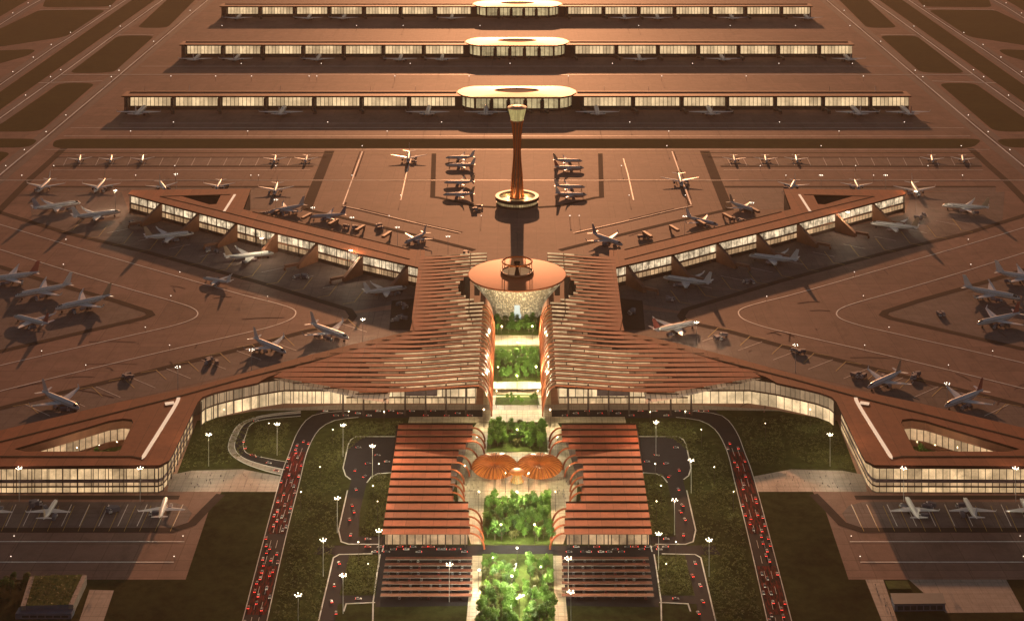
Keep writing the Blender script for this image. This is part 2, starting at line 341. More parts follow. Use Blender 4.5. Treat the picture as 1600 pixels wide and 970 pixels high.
# car paint varies from car to car
def paint():
    m, t, b = nt('car_paint'); oi = t.nodes.new('ShaderNodeObjectInfo'); cr = t.nodes.new('ShaderNodeValToRGB'); cr.color_ramp.interpolation = 'CONSTANT'
    for p, c in ((0,(.20,.20,.21)),(.3,(.03,.03,.035)),(.5,(.12,.12,.13)),(.7,(.25,.02,.02)),(.86,(.5,.48,.46))):
        e = cr.color_ramp.elements.new(p) if p else cr.color_ramp.elements[0]; e.color = (*c,1)
    t.links.new(oi.outputs['Random'], cr.inputs[0]); t.links.new(cr.outputs[0], b.inputs['Base Color']); b.inputs['Roughness'].default_value = .3
    return m
M['car'] = paint()
def lattice():
    m, t, b = nt('bowl_lattice'); N = t.nodes; L = t.links
    uv = N.new('ShaderNodeUVMap'); uv.uv_map = 'UVMap'; mp = N.new('ShaderNodeMapping'); mp.inputs['Scale'].default_value = (190, 2.6, 1); L.new(uv.outputs[0], mp.inputs[0])
    ck = N.new('ShaderNodeTexVoronoi'); ck.inputs['Scale'].default_value = 1; L.new(mp.outputs[0], ck.inputs['Vector'])
    tc = N.new('ShaderNodeTexCoord'); nz = N.new('ShaderNodeTexNoise'); nz.inputs['Scale'].default_value = .04; nz.inputs['Detail'].default_value = 4; L.new(tc.outputs['Object'], nz.inputs['Vector'])
    mr = N.new('ShaderNodeMapRange'); mr.inputs['From Min'].default_value = .5; mr.inputs['From Max'].default_value = .15; mr.inputs['To Min'].default_value = .03; mr.inputs['To Max'].default_value = 1.7
    L.new(ck.outputs['Distance'], mr.inputs['Value'])
    ml = N.new('ShaderNodeMath'); ml.operation = 'MULTIPLY'; L.new(mr.outputs[0], ml.inputs[0]); L.new(nz.outputs['Fac'], ml.inputs[1])
    b.inputs['Base Color'].default_value = (.35,.27,.18,1); b.inputs['Roughness'].default_value = .4
    b.inputs['Emission Color'].default_value = (1.0,.84,.50,1); L.new(ml.outputs[0], b.inputs['Emission Strength'])
    return m
M['lattice'] = lattice()

# ------------------------------------------------------------------ camera, sky, sun
cam = bpy.data.cameras.new('camera'); co = bpy.data.objects.new('camera', cam); COL.objects.link(co)
co.location = (0, 0, CAM_H); co.rotation_euler = (PI/2, 0, 0)
cam.sensor_width = 36; cam.lens = FOC/1600*36; cam.shift_x = -(AX-800)/1600; cam.shift_y = -(485-HZ)/1600
cam.clip_start = 1; cam.clip_end = 40000
scene.camera = co
SUN_E = math.radians(9.5)
w = bpy.data.worlds.new('World'); scene.world = w; w.use_nodes = True; t = w.node_tree
sky = t.nodes.new('ShaderNodeTexSky'); sky.sky_type = 'NISHITA'; sky.sun_disc = False; sky.sun_elevation = SUN_E; sky.sun_rotation = 0
sky.dust_density = 1.0; sky.air_density = 1.0; sky.ozone_density = 1.0
bg = t.nodes['Background']; bg.inputs['Strength'].default_value = .05
gm = t.nodes.new('ShaderNodeMix'); gm.data_type = 'RGBA'; gm.blend_type = 'MULTIPLY'; gm.inputs['Factor'].default_value = 1; gm.inputs['B'].default_value = (1.0,.91,.86,1)
t.links.new(sky.outputs[0], gm.inputs['A']); t.links.new(gm.outputs['Result'], bg.inputs[0])
sl = bpy.data.lights.new('sun', 'SUN'); sl.energy = 3.5; sl.angle = math.radians(.5); sl.color = (1.0, .425, .19)
so = bpy.data.objects.new('sun', sl); COL.objects.link(so); so.rotation_euler = (-(PI/2 - SUN_E), 0, 0); so.location = (0, 4000, 900)
scene.view_settings.view_transform = 'Standard'; scene.view_settings.look = 'None'; scene.view_settings.gamma = 1
scene.view_settings.exposure = 0.0
scene.cycles.use_denoising = True
scene.cycles.max_bounces = 5; scene.cycles.diffuse_bounces = 2; scene.cycles.glossy_bounces = 2; scene.cycles.transmission_bounces = 2; scene.cycles.transparent_max_bounces = 4
scene.cycles.sample_clamp_indirect = 4

hz = bpy.data.materials.new('haze'); hz.use_nodes = True; ht = hz.node_tree; ht.nodes.remove(ht.nodes['Principled BSDF'])
pv = ht.nodes.new('ShaderNodeVolumePrincipled'); pv.inputs['Color'].default_value = (1.0,.72,.50,1); pv.inputs['Density'].default_value = 2.8e-5; pv.inputs['Anisotropy'].default_value = .1
ht.links.new(pv.outputs[0], ht.nodes['Material Output'].inputs['Volume'])

def point_light(loc, power, col=(1,.78,.5), r=1.0, parent=None):
    l = bpy.data.lights.new('lamp_light', 'POINT'); l.energy = power; l.color = col; l.shadow_soft_size = r
    o = bpy.data.objects.new('lamp_light', l); COL.objects.link(o)
    if parent: o.parent = parent; o.location = Vector(loc) - Vector(parent.location)
    else: o.location = loc
    return o
# ================================================================== SETTING
def sheet(name, polys, z, mat, kind='structure'):
    b = MB()
    for p in polys: b.slab(p, [], z, z)
    return tag(b.build(name, mat), kind=kind)
g = MB(); S = 30000
g.face([(-S,-S,0),(S,-S,0),(S,S,0),(-S,S,0)]); tag(g.build('ground', M['concrete']), kind='structure')
g = MB(); g.box(-3200,-120,-1,3200,5600,665); tag(g.build('haze', hz), kind='stuff')
# airfield grass
FG = [[(264,-3),(308,-3),(261,44),(214,44)], [(185,56),(242,56),(177,114),(107,115)], [(94,130),(150,130),(62,206),(-40,206),(-40,214),(0,195)],
      [(211,-3),(247,-3),(-20,186),(-20,158)], [(62,16),(166,16),(102,58),(-10,75),(-10,50)], [(72,-3),(185,-3),(172,11),(66,12)],
      [(-20,80),(58,77),(45,87),(-20,105)], [(-30,-3),(50,-3),(-30,44)], [(-60,217),(62,217),(46,231),(-60,231)], [(-60,237),(20,237),(-60,300)]]
polys = [Pl(p, 0, s) for p in FG for s in (-1, 1)] + [Pl([(86,217),(1536,217),(1520,232),(80,232)])]
# rounded corners make the patches read as mown infields
def rounded(poly, r):
    out = []; n = len(poly)
    for i in range(n):
        a, b, c = poly[i-1], poly[i], poly[(i+1) % n]
        d1, d2 = (a-b), (c-b); r1 = min(r, d1.length*.4); r2 = min(r, d2.length*.4)
        p, q = b + d1.normalized()*r1, b + d2.normalized()*r2
        for j in range(6):
            t = j/5; out.append(p*(1-t)**2 + b*2*t*(1-t) + q*t*t)
    return out
sheet('airfield_grass', [rounded(p, 25) for p in polys], .06, M['farlawn'])
# taxiway surfaces (a shade apart from the apron)
b = MB()
for s in (-1, 1):
    for line, wd in (([(345,-20),(325,0),(240,72),(186,118),(103,188),(72,214),(16,260),(-30,299)], 34), ([(275,-15),(255,0),(188,48),(95,117),(0,185),(-30,207)], 30),
                     ([(217,-14),(197,0),(110,58),(80,77),(0,133),(-30,154)], 30), ([(84,-14),(64,0),(44,11),(0,39),(-30,58)], 30)):
        b.ribbon(Pl(line, 0, s), wd, .03)
tag(b.build('taxiway_surface', M['taxiway']), kind='structure')
# aircraft stands: slightly darker concrete
STANDS = [[(103,362),(50,346),(46,300),(190,300),(203,335),(660,441),(648,470),(548,487),(400,440),(232,395)],
          [(-120,380),(0,414),(77,439),(180,468),(236,489),(155,514),(0,550),(-120,577)],
          [(75,619),(219,584),(397,540),(545,503),(552,490),(645,480),(640,517),(400,577),(190,627),(0,672),(-60,686),(-60,655)],
          [(90,245),(505,245),(498,260),(80,260)], [(60,292),(480,294),(470,330),(380,326),(392,296),(200,298),(60,300)]]
b = MB()
for p in STANDS:
    for s in (-1, 1): b.slab(Pl(p, 0, s), [], .06, .06)
for s in (-1, 1): b.slab(Pl([(-200,784),(270,784),(290,790),(300,802),(292,816),(272,824),(-200,824)], 0, s), [], .06, .06)
tag(b.build('stand_pavement', M['stand']), kind='structure')
# dark service roads
SERV = [([(100,232),(72,258),(46,281),(0,328),(-30,358)],11), ([(82,260),(490,260)],7), ([(60,292),(484,292)],8), ([(515,236),(511,246),(478,328)],15),
        ([(476,327),(560,346),(650,368),(741,391)],8), ([(-40,320),(0,332),(103,364),(232,395),(400,440),(545,484),(552,494),(545,503),(483,516),(397,540),(219,584),(75,619),(0,638),(-40,648)],9),
        ([(-40,405),(0,417),(77,441),(180,470),(232,487),(236,492),(224,497),(155,513),(0,549),(-40,558)],9), ([(85,239),(520,239)],4), ([(85,246),(510,246)],4),
        ([(678,240),(676,308),(686,309),(742,322),(775,324)],7), ([(-60,777),(280,777)],7), ([(-60,828),(270,828),(300,818),(322,795),(345,772)],8)]
b = MB()
for l, wd in SERV:
    for s in (-1, 1): b.ribbon(Pl(l, 0, s), wd, .17)
for s in (-1, 1): b.slab(Pl([(612,470),(650,466),(646,505),(640,516),(608,516)], 0, s), [], .18, .18)
tag(b.build('service_road', M['service']), kind='structure')
# painted lines
LINES = [([(345,-20),(325,0),(240,72),(186,118),(103,188),(72,214),(16,260),(-30,299)],2.2), ([(275,-15),(255,0),(188,48),(95,117),(0,185),(-30,207)],2.2),
         ([(217,-14),(197,0),(110,58),(80,77),(0,133),(-30,154)],2.0), ([(84,-14),(64,0),(44,11),(0,39),(-30,58)],2.0), ([(95,117),(808,117)],2.2), ([(-20,282),(808,282)],1.5), ([(80,266),(485,266)],.9),
         ([(110,200),(808,200)],1.1), ([(100,213),(808,213)],1.3), ([(70,234),(808,234)],1.0),([(220,104),(808,104)],1.4), ([(170,14),(62,16)],2),([(185,55),(240,55)],2),([(60,130),(160,127)],2),([(190,193),(808,193)],.9),
         ([(566,237),(552,276),(536,320)],1.3), ([(536,322),(560,327),(648,348),(720,364)],.9), ([(642,248),(635,272),(626,313)],1.3),
         (curve([(-40,340),(0,351),(103,382),(281,433),(380,461),(428,473),(456,482),(462,490),(452,500),(421,511),(380,521),(265,547),(134,578),(0,611),(-40,621)]),1.1),
         (curve([(-40,378),(0,390),(99,421),(200,451),(271,471),(300,481),(309,490),(300,499),(270,509),(227,519),(95,549),(0,571),(-40,581)]),1.1),
         ([(-60,846),(288,846)],.9), ([(-60,878),(272,878)],.9)]
b = MB()
for l, wd in LINES:
    for s in (-1, 1): b.ribbon(Pl(l, 0, s), wd*1.3, .26)
for s in (-1, 1):                                   # stand lead-in lines
    for x in (-20, 25, 52, 112, 140, 170, 200, 230, 262, 286): b.ribbon(Pl([(x,788),(x-16,822)], 0, s), .6, .26)
    for i in range(9):
        x = 120 + i*48; b.ribbon(Pl([(x, 352+i*12.3),(x+34, 345+i*12.3)], 0, s), .6, .26)
    for i in range(10):
        x = 40 + i*55; b.ribbon(Pl([(x, 632-i*14),(x+38, 650-i*14.6)], 0, s), .6, .26)
    for i in range(16):
        x = 105 + i*25; b.ribbon(Pl([(x,247),(x-6,259)], 0, s), .6, .26)
M['yellow'] = plain('yellow_line_paint', (.55,.36,.05), .6)
yb_ = MB()
for s in (-1, 1):
    for i in range(12):
        x = 128+i*40; y = 350+i*10.2; yb_.ribbon(Pl([(x,y-8),(x-14,y+10),(x-32,y+13)], 0, s), .7, .27)
    for i in range(11):
        x = 60+i*50; y = 640-i*13.2; yb_.ribbon(Pl([(x,y+6),(x-16,y-9),(x-40,y-5)], 0, s), .7, .27)
    for i in range(12): x = 20+i*24; yb_.ribbon(Pl([(x,790),(x-18,830)], 0, s), .4, .27)
    yb_.ribbon(Pl([(90,240),(800,240)], 0, s), .8, .27)
tag(yb_.build('yellow_markings', M['yellow']), kind='structure')
tm = MB()
random.seed(3)
for l, wd in LINES[:4]+LINES[15:17]+LINES[4:6]:
    for s in (-1, 1):
        q = Pl(l, 0, s)
        for off in (-3.2, 3.0):
            qq = offset(q, off)
            for i in range(len(qq)-1):
                a_, c_ = qq[i], qq[i+1]; L_ = (c_-a_).length; t0 = 0
                while t0 < L_:
                    t1 = min(L_, t0+random.uniform(40,160)); 
                    if random.random() < .62: tm.ribbon([a_.lerp(c_,t0/L_), a_.lerp(c_,t1/L_)], random.uniform(1.2,2.8), .22)
                    t0 = t1
for i in range(90):
    x = random.uniform(-40, 740); y = random.uniform(340, 640); a_ = P(x, y, 0, random.choice((-1,1))); d_ = Vector((random.uniform(-1,1), random.uniform(-.6,.6), 0))*random.uniform(15,60)
    if abs(a_.x) > 150: tm.ribbon([a_, a_+d_*.5+Vector((0,2,0)), a_+d_], random.uniform(.8,1.8), .21)
M['tyremark'] = plain('rubber_marks', (.155,.092,.07), .9, 0, .2, .1, .03)
tag(tm.build('tyre_marks', M['tyremark']), kind='structure')
tag(b.build('painted_markings', M['line']), kind='structure')

# lawns south of the terminal
b = MB()
for s in (-1, 1):
    b.slab(Pl([(308,657),(266,768),(347,767),(327,795),(290,905),(-500,905),(-700,1200),(808,1200),(808,640),(480,640),(403,641),(351,650)], 0, s), [], .05, .05)
tag(b.build('lawn', M['lawn']), kind='structure')
# plaza strips
b = MB()
for s in (-1, 1):
    b.slab(Pl([(262,768),(264,742),(300,735),(380,733),(438,744),(432,768)], 0, s), [], .12, .12)
b.slab(Pl([(140,921),(178,922),(160,975),(120,1010),(122,975)]), [], .12, .12)
b.slab(Pl([(1352,905),(1380,905),(1404,975),(1380,975)]), [], .12, .12)
b.slab(Pl([(1420,905),(1572,905),(1600,956),(1478,957)]), [], .12, .12)
tag(b.build('pedestrian_plaza', M['paving']), kind='structure')

# roads
def road(name, l, r, mat, z=.15, s=-1, kerb=True, kw=1.0):
    b = MB(); L = Pl(l, 0, s); R = Pl(r, 0, s)
    n = 40
    def res(q):
        ln = [0]
        for i in range(1, len(q)): ln.append(ln[-1] + (q[i]-q[i-1]).length)
        return [Vector((interp(ln[-1]*i/n, [(a, p.x) for a, p in zip(ln, q)]), interp(ln[-1]*i/n, [(a, p.y) for a, p in zip(ln, q)]), 0)) for i in range(n+1)]
    L, R = res(L), res(R)
    for i in range(n): b.face([(p.x, p.y, z) for p in (L[i], R[i], R[i+1], L[i+1])])
    if kerb:
        for q in (L, R): b.kerb(q, kw, z-.05, .18, 1)
    return tag(b.build(name, [mat, M['kerb']]), kind='structure')
HL = curve([(545,642),(505,645),(482,653),(464,677),(452,708),(439,744),(411,847),(379,970),(350,1080)], 5)
HR = curve([(560,652),(525,656),(503,667),(490,683),(478,711),(467.5,755),(447,837),(417,970),(393,1080)], 5)
for s in (-1, 1): road('highway', HL, HR, M['asphalt'], .15, s, True, .65)
def hx(tab, y):
    t = sorted((b, a) for a, b in tab if True); return interp(y, t)
def hpoint(f, y, s, tabL=[(p[1], p[0]) for p in HL if p[1] > 652], tabR=[(p[1], p[0]) for p in HR if p[1] > 666]):
    return P(lerp(interp(y, tabL), interp(y, tabR), f), y, 0, s)
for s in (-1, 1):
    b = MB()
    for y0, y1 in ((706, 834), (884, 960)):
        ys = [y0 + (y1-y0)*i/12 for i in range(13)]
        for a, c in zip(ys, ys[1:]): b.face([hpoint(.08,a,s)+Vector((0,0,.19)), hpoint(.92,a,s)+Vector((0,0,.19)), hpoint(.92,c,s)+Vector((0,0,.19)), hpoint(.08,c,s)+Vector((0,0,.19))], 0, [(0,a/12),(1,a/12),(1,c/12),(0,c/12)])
    tag(b.build('tail_glow_carriageway', M['tailglow_road']), kind='structure')  # sheet of painted tail-lamp glow laid over the asphalt
    b = MB()
    for f in (.35, .65):
        ys = [700 + 12*i for i in range(24)]
        for a, c in zip(ys[::2], ys[1::2]): b.ribbon([hpoint(f,a,s), hpoint(f,c,s)], .22, .21)
    tag(b.build('lane_marking', M['line']), kind='structure')
LO = curve([(470,642),(416,648),(380,659),(364,675),(357,703),(377,721),(410,734),(441,742)],5); LI = curve([(470,650),(416,655),(392,663),(384,680),(380,695),(386,708),(413,715),(450,722)],5)
LM = [(lerp(a[0],c[0],.42), lerp(a[1],c[1],.42)) for a, c in zip(LO, LI)]
road('loop_footpath', LO, LM, M['paving'], .14, -1, True, .7); road('loop_road', LM, LI, M['asphalt'], .16, -1, True, .6)
# drop-off road and kerbside platform before the hall
b = MB()
b.slab(Pl([(500,640),(1116,640),(1130,653),(486,653)]), [], .2, .2)
tag(b.build('drop_off_road', M['asphalt']), kind='structure')
b = MB(); b.slab(Pl([(640,653),(976,653),(978,660.5),(638,660.5)]), [], 1.2, 0); tag(b.build('kerbside_platform', M['cream']), kind='structure')
b = MB(); b.slab(Pl([(380,642),(540,632),(1076,632),(1236,642),(1110,640.5),(506,640.5)]), [], .3, .1); tag(b.build('forecourt', M['paving']), kind='structure')
# car-park access roads
b = MB()
for s in (-1, 1):
    b.slab(Pl([(621,683),(556,683),(548,688),(545,695),(537,731),(541,742),(549,748),(530,828),(534,845),(545,849),(612,850),(612,838),(560,838),(562,800),(573,754),(580,744),(590,739),(614,737)], 0, s), [], .16, .16)
    b.slab(Pl([(500,852),(808,852),(808,866),(490,866)], 0, s), [], .17, .17)
    b.slab(Pl([(522,866),(546,866),(530,930),(592,930),(590,942),(528,943),(522,975),(500,1080),(470,1080),(498,970)], 0, s), [], .16, .16)
    b.slab(Pl([(594,866),(745,866),(742,936),(586,938)], 0, s), [], .165, .165)
    b.slab(Pl([(590,938),(742,936),(742,946),(586,948)], 0, s), [], .16, .16)
tag(b.build('access_road', M['asphalt']), kind='structure')
b = MB()
for s in (-1, 1):
    for l in ([(621,682),(556,682),(548,687),(544,695),(536,731),(540,743),(548,749)], [(614,738),(590,740),(580,745),(573,754)], [(543,766),(529,828),(533,846),(545,850),(592,850)],
              [(582,865),(530,866),(521,871),(499,965),(470,1080)], [(537,955),(541,943),(586,941)], [(594,866),(590,890),(583,940),(582,1000)], [(600,851),(597,862)]):
        b.kerb(Pl(l, 0, s), 1.0, .1, .22)
tag(b.build('kerb_stones', M['kerb']), kind='structure')
# garden axis: cream paving with planting beds
b = MB()
b.slab(Pl([(745,660.5),(871,660.5),(905,710),(900,790),(880,850),(736,850),(716,790),(711,710)]), [], .22, .22)
b.slab(Pl([(738,868),(878,868),(890,1000),(880,1080),(736,1080),(726,1000)]), [], .22, .22)
b.slab(Pl([(762,470),(854,470),(862,652),(754,652)]), [], .24, .24)
tag(b.build('garden_paving', M['cream']), kind='structure')
b = MB()
for q in ([(764,660),(852,660),(856,706),(760,706)], [(757,778),(860,778),(864,850),(752,850)], [(754,866),(864,866),(870,1080),(745,1080)],
          [(772,492),(845,492),(846,524),(770,524)], [(773,541),(843,541),(846,596),(770,596)], [(776,617),(840,617),(843,633),(773,633)]):
    b.slab(Pl(q), [], .5, .0)
tag(b.build('planting_bed', M['bed']), kind='structure')

# ================================================================== SATELLITE CONCOURSES
def satellite(which, ybase, ytop, x0, x1, period, starts, hub, hubdiv):
    k = CAM_H/(ybase-HZ); Y = FOC*k; H = CAM_H - k*(ytop-HZ)
    r = thing('satellite_concourse', f'long lit satellite concourse with a round-holed hub, {which} of three', 'concourse', (0, Y+18, 0), 0, 'satellite concourses')
    X = lambda px: (px-AX)*k
    hx0, hx1 = X(hub[0]), X(hub[1]); cy = Y+30; hw = (hx1-hx0)/2; hd = 44
    for (a, c) in ((X(x0), hx0+6), (hx1-6, X(x1))):
        b = MB(); b.slab([(a,Y-1,0),(c,Y-1,0),(c,Y+38,0),(a,Y+38,0)], [], H, H-2.2, 0, 1, bottom=True); b.build('roof', [M['roofs'], M['seam']], r)
        b = MB(); b.slab([(a+(4 if a < -200*k else -3),Y+2,0),(c-(4 if c > 200*k else -3),Y+2,0),(c-(4 if c > 200*k else -3),Y+35,0),(a+(4 if a < -200*k else -3),Y+35,0)], [], H-2.4, 0); b.build('wall', M['dark'], r)
        b = MB(); b.box(a+8, Y+26, H+.05, c-8, Y+31, H+1.6); b.build('roof_plant_ridge', M['roofs'], r)
    for px0, px1 in starts:
        b = MB(); b.wall((X(px0)+1,Y+1.6), (X(px1)-6.0*k/1.1,Y+1.6), H*.28, H-3.2); b.build('window', M['win_sat'], r)
        b = MB(); xa = X(px0)-5*k; b.slab([(xa,Y-9,0),(xa+4.5*k,Y-9,0),(xa+5.2*k,Y+1.8,0),(xa,Y+1.8,0)], [], H-3, 0)
        b.beam((xa+2*k,Y-9,7), (xa+8*k,Y-28,5.5), 4, 3.5); b.box(xa+7*k-2,Y-31,0.0,xa+7*k+3,Y-26,5.5)
        b.build('jet_bridge', M['dark'], r)
    # hub
    oct_ = [Vector((hw*a, cy+hd*c, 0)) for a, c in ((-.74,-1),(.74,-1),(.90,-.72),(1,-.2),(1,.2),(.9,.72),(.74,1),(-.74,1),(-.9,.72),(-1,.2),(-1,-.2),(-.9,-.72))]
    cx = (hx0+hx1)/2
    oct_ = [p + Vector((cx, 0, 0)) for p in oct_]
    n = 48; hole = []
    HH = H + 1.0
    b = MB()
    ring = lambda sc, z, rx, ry: [Vector((cx+rx*sc*math.cos(2*PI*i/n), cy+ry*sc*math.sin(2*PI*i/n), z)) for i in range(n)]
    def octpt(ang):
        d = Vector((math.cos(ang), math.sin(ang))); best = 1e9
        for i in range(len(oct_)):
            p, q = oct_[i], oct_[(i+1) % len(oct_)]; p2 = Vector((p.x-cx, p.y-cy)); e = Vector((q.x-p.x, q.y-p.y)); den = d.x*e.y - d.y*e.x
            if abs(den) < 1e-6: continue
            tt = (p2.x*e.y - p2.y*e.x)/den; uu = (p2.x*d.y - p2.y*d.x)/den
            if tt > 0 and -1e-4 <= uu <= 1.0001: best = min(best, tt)
        return d*best
    outer = []
    for i in range(n):
        q = octpt(math.atan2(math.sin(2*PI*i/n)*hd, math.cos(2*PI*i/n)*hw)); outer.append(Vector((cx+q.x, cy+q.y, HH)))
    inner = ring(1, HH+2.2, hw*.38, hd*.42)
    for i in range(n):
        j = (i+1) % n; b.face([outer[i], outer[j], inner[j], inner[i]])
        b.face([outer[i]-Vector((0,0,3)), outer[j]-Vector((0,0,3)), outer[j], outer[i]], 1)
        b.face([inner[i], inner[j], inner[j]-Vector((0,0,5)), inner[i]-Vector((0,0,5))], 1)
    b.build('hub_roof', [M['hubroof'], M['rib']], r, smooth=False)
    b = MB(); b.face(ring(.995, HH+1.2, hw*.38, hd*.42)); b.build('skylight', M['skylight'], r)
    ins = [Vector((cx+(p.x-cx)*.95, cy+(p.y-cy)*.93, 0)) for p in oct_]
    b = MB(); b.slab(ins, [], HH-3.2, 0); b.build('hub_wall', M['dark'], r)
    for i, (p, q) in enumerate(zip(ins, ins[1:]+ins[:1])):
        if (p.y+q.y)/2 > cy: continue
        nrm = Vector((q.y-p.y, p.x-q.x, 0)).normalized()*.35
        parts_n = 5 if i == 0 else 1
        for j in range(parts_n):
            a = p.lerp(q, (j+.06)/parts_n); c = p.lerp(q, (j+.94)/parts_n)
            b = MB(); b.wall(a+nrm, c+nrm, 5.5, HH-3.4); b.build('hub_window', M['win_hub'], r)
            if parts_n > 1 and j:
                e = p.lerp(q, j/parts_n); b = MB(); b.box(e.x-3.5, e.y-10, 0, e.x+3.5, e.y-.2, HH-6); b.beam((e.x,e.y-10,8),(e.x+10,e.y-26,6),4,3.5); b.build('jet_bridge', M['dark'], r)
    return r, k, Y
SATS = []
SATS.append(('nearest',) + satellite('the nearest', 172, 150, 190, 1424, 72, [(202,273),(273,346),(346,418),(418,493),(493,567),(567,641),(641,716),(911,991),(991,1067),(1067,1138),(1138,1213),(1213,1288),(1288,1362),(1362,1426)], (714,901), 4))
SATS.append(('middle',) + satellite('the middle one', 90, 70, 280, 1335, 62, [(291,351),(351,413),(413,476),(476,539),(539,601),(601,664),(664,729),(898,965),(965,1030),(1030,1093),(1093,1156),(1156,1218),(1218,1282),(1282,1337)], (727,889), 4))
SATS.append(('farthest',) + satellite('the farthest', 27, 10, 343, 1270, 55, [(355,409),(409,463),(463,517),(517,571),(571,628),(628,682),(682,741),(887,945),(945,1000),(1000,1056),(1056,1113),(1113,1167),(1167,1223),(1223,1271)], (739,878), 4))

# ================================================================== CONTROL TOWER
c = P(808, 318); tw = thing('control_tower', 'tall waisted copper control tower with a glowing glass cab, rising from a round base', 'tower', c)
prof = [(8.6,6),(7.9,14),(6.6,40),(4.4,66),(4.0,78),(5.0,95),(6.8,110),(8.4,115)]
b = MB(); b.lathe(prof, 32, c); b.build('shaft', M['rib'], tw, smooth=True)
for j in range(10):
    b = MB(); a0 = 2*PI*j/10
    b.tube([(c.x+(r_+.5)*math.cos(a0+z/160), c.y+(r_+.5)*math.sin(a0+z/160), z) for r_, z in prof], .75, 6); b.build('shaft_rib', M['disc'], tw)
b = MB(); b.lathe([(8.6,115),(12.6,132)], 32, c); b.build('cab_glazing', lit('cab_glazing', (1.0,.80,.30), .5, .03125, .12, .3), tw)
b = MB(); b.lathe([(8.9,114),(8.9,115.4),(8.3,115.4)], 32, c); b.lathe([(12.5,132),(13.3,132.2),(13.3,133.4),(6,135.2),(0,135.6)], 32, c); b.tube([c+Vector((0,0,135)), c+Vector((0,0,141))], .3)
b.build('cab_roof', M['hubroof'], tw)
b = MB(); b.lathe([(29,0),(29,2.4),(28.2,2.4),(28.2,6.2),(30,6.2),(30,11),(25,11),(25,8),(12,8),(9,9)], 56, c); b.build('base_ring', M['steel'], tw)
b = MB(); b.lathe([(28.4,2.5),(28.4,6.1)], 56, c); b.build('base_window', lit('base_glazing', (1.0,.70,.32), .36, .02, .15, .5), tw)
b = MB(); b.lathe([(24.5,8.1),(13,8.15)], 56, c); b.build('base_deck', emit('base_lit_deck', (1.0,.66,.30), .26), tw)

for i in range(4):
    a = PI/4+PI/2*i; point_light(c+Vector((18*math.cos(a),18*math.sin(a),12)), 7000, (1,.70,.3), .4)
# ================================================================== PIERS
RH = 25.0
def facade(r, pts, bands, mull=12.0, inset=0.0):
    """bands: (z0, z1, material, part name) along a wall line"""
    for z0, z1, mt, nm in bands:
        b = MB(); u = 0
        for p, q in zip(pts, pts[1:]): u = b.wall(p, q, z0, z1, 0, u)
        b.build(nm, mt, r)
    if mull:
        b = MB()
        for p, q in zip(pts, pts[1:]):
            p, q = Vector((p[0],p[1],0)), Vector((q[0],q[1],0)); L = (q-p).length; d = (q-p).normalized() if L else Vector((1,0,0)); n = Vector((d.y,-d.x,0))
            i = 0.0
            while i < L:
                e = p + d*i + n*.5; b.beam(e+Vector((0,0,RH-2)), e+n*.9+Vector((0,0,RH-2)), .5, RH-2.2); i += mull
        b.build('mullion', M['steel'], r)

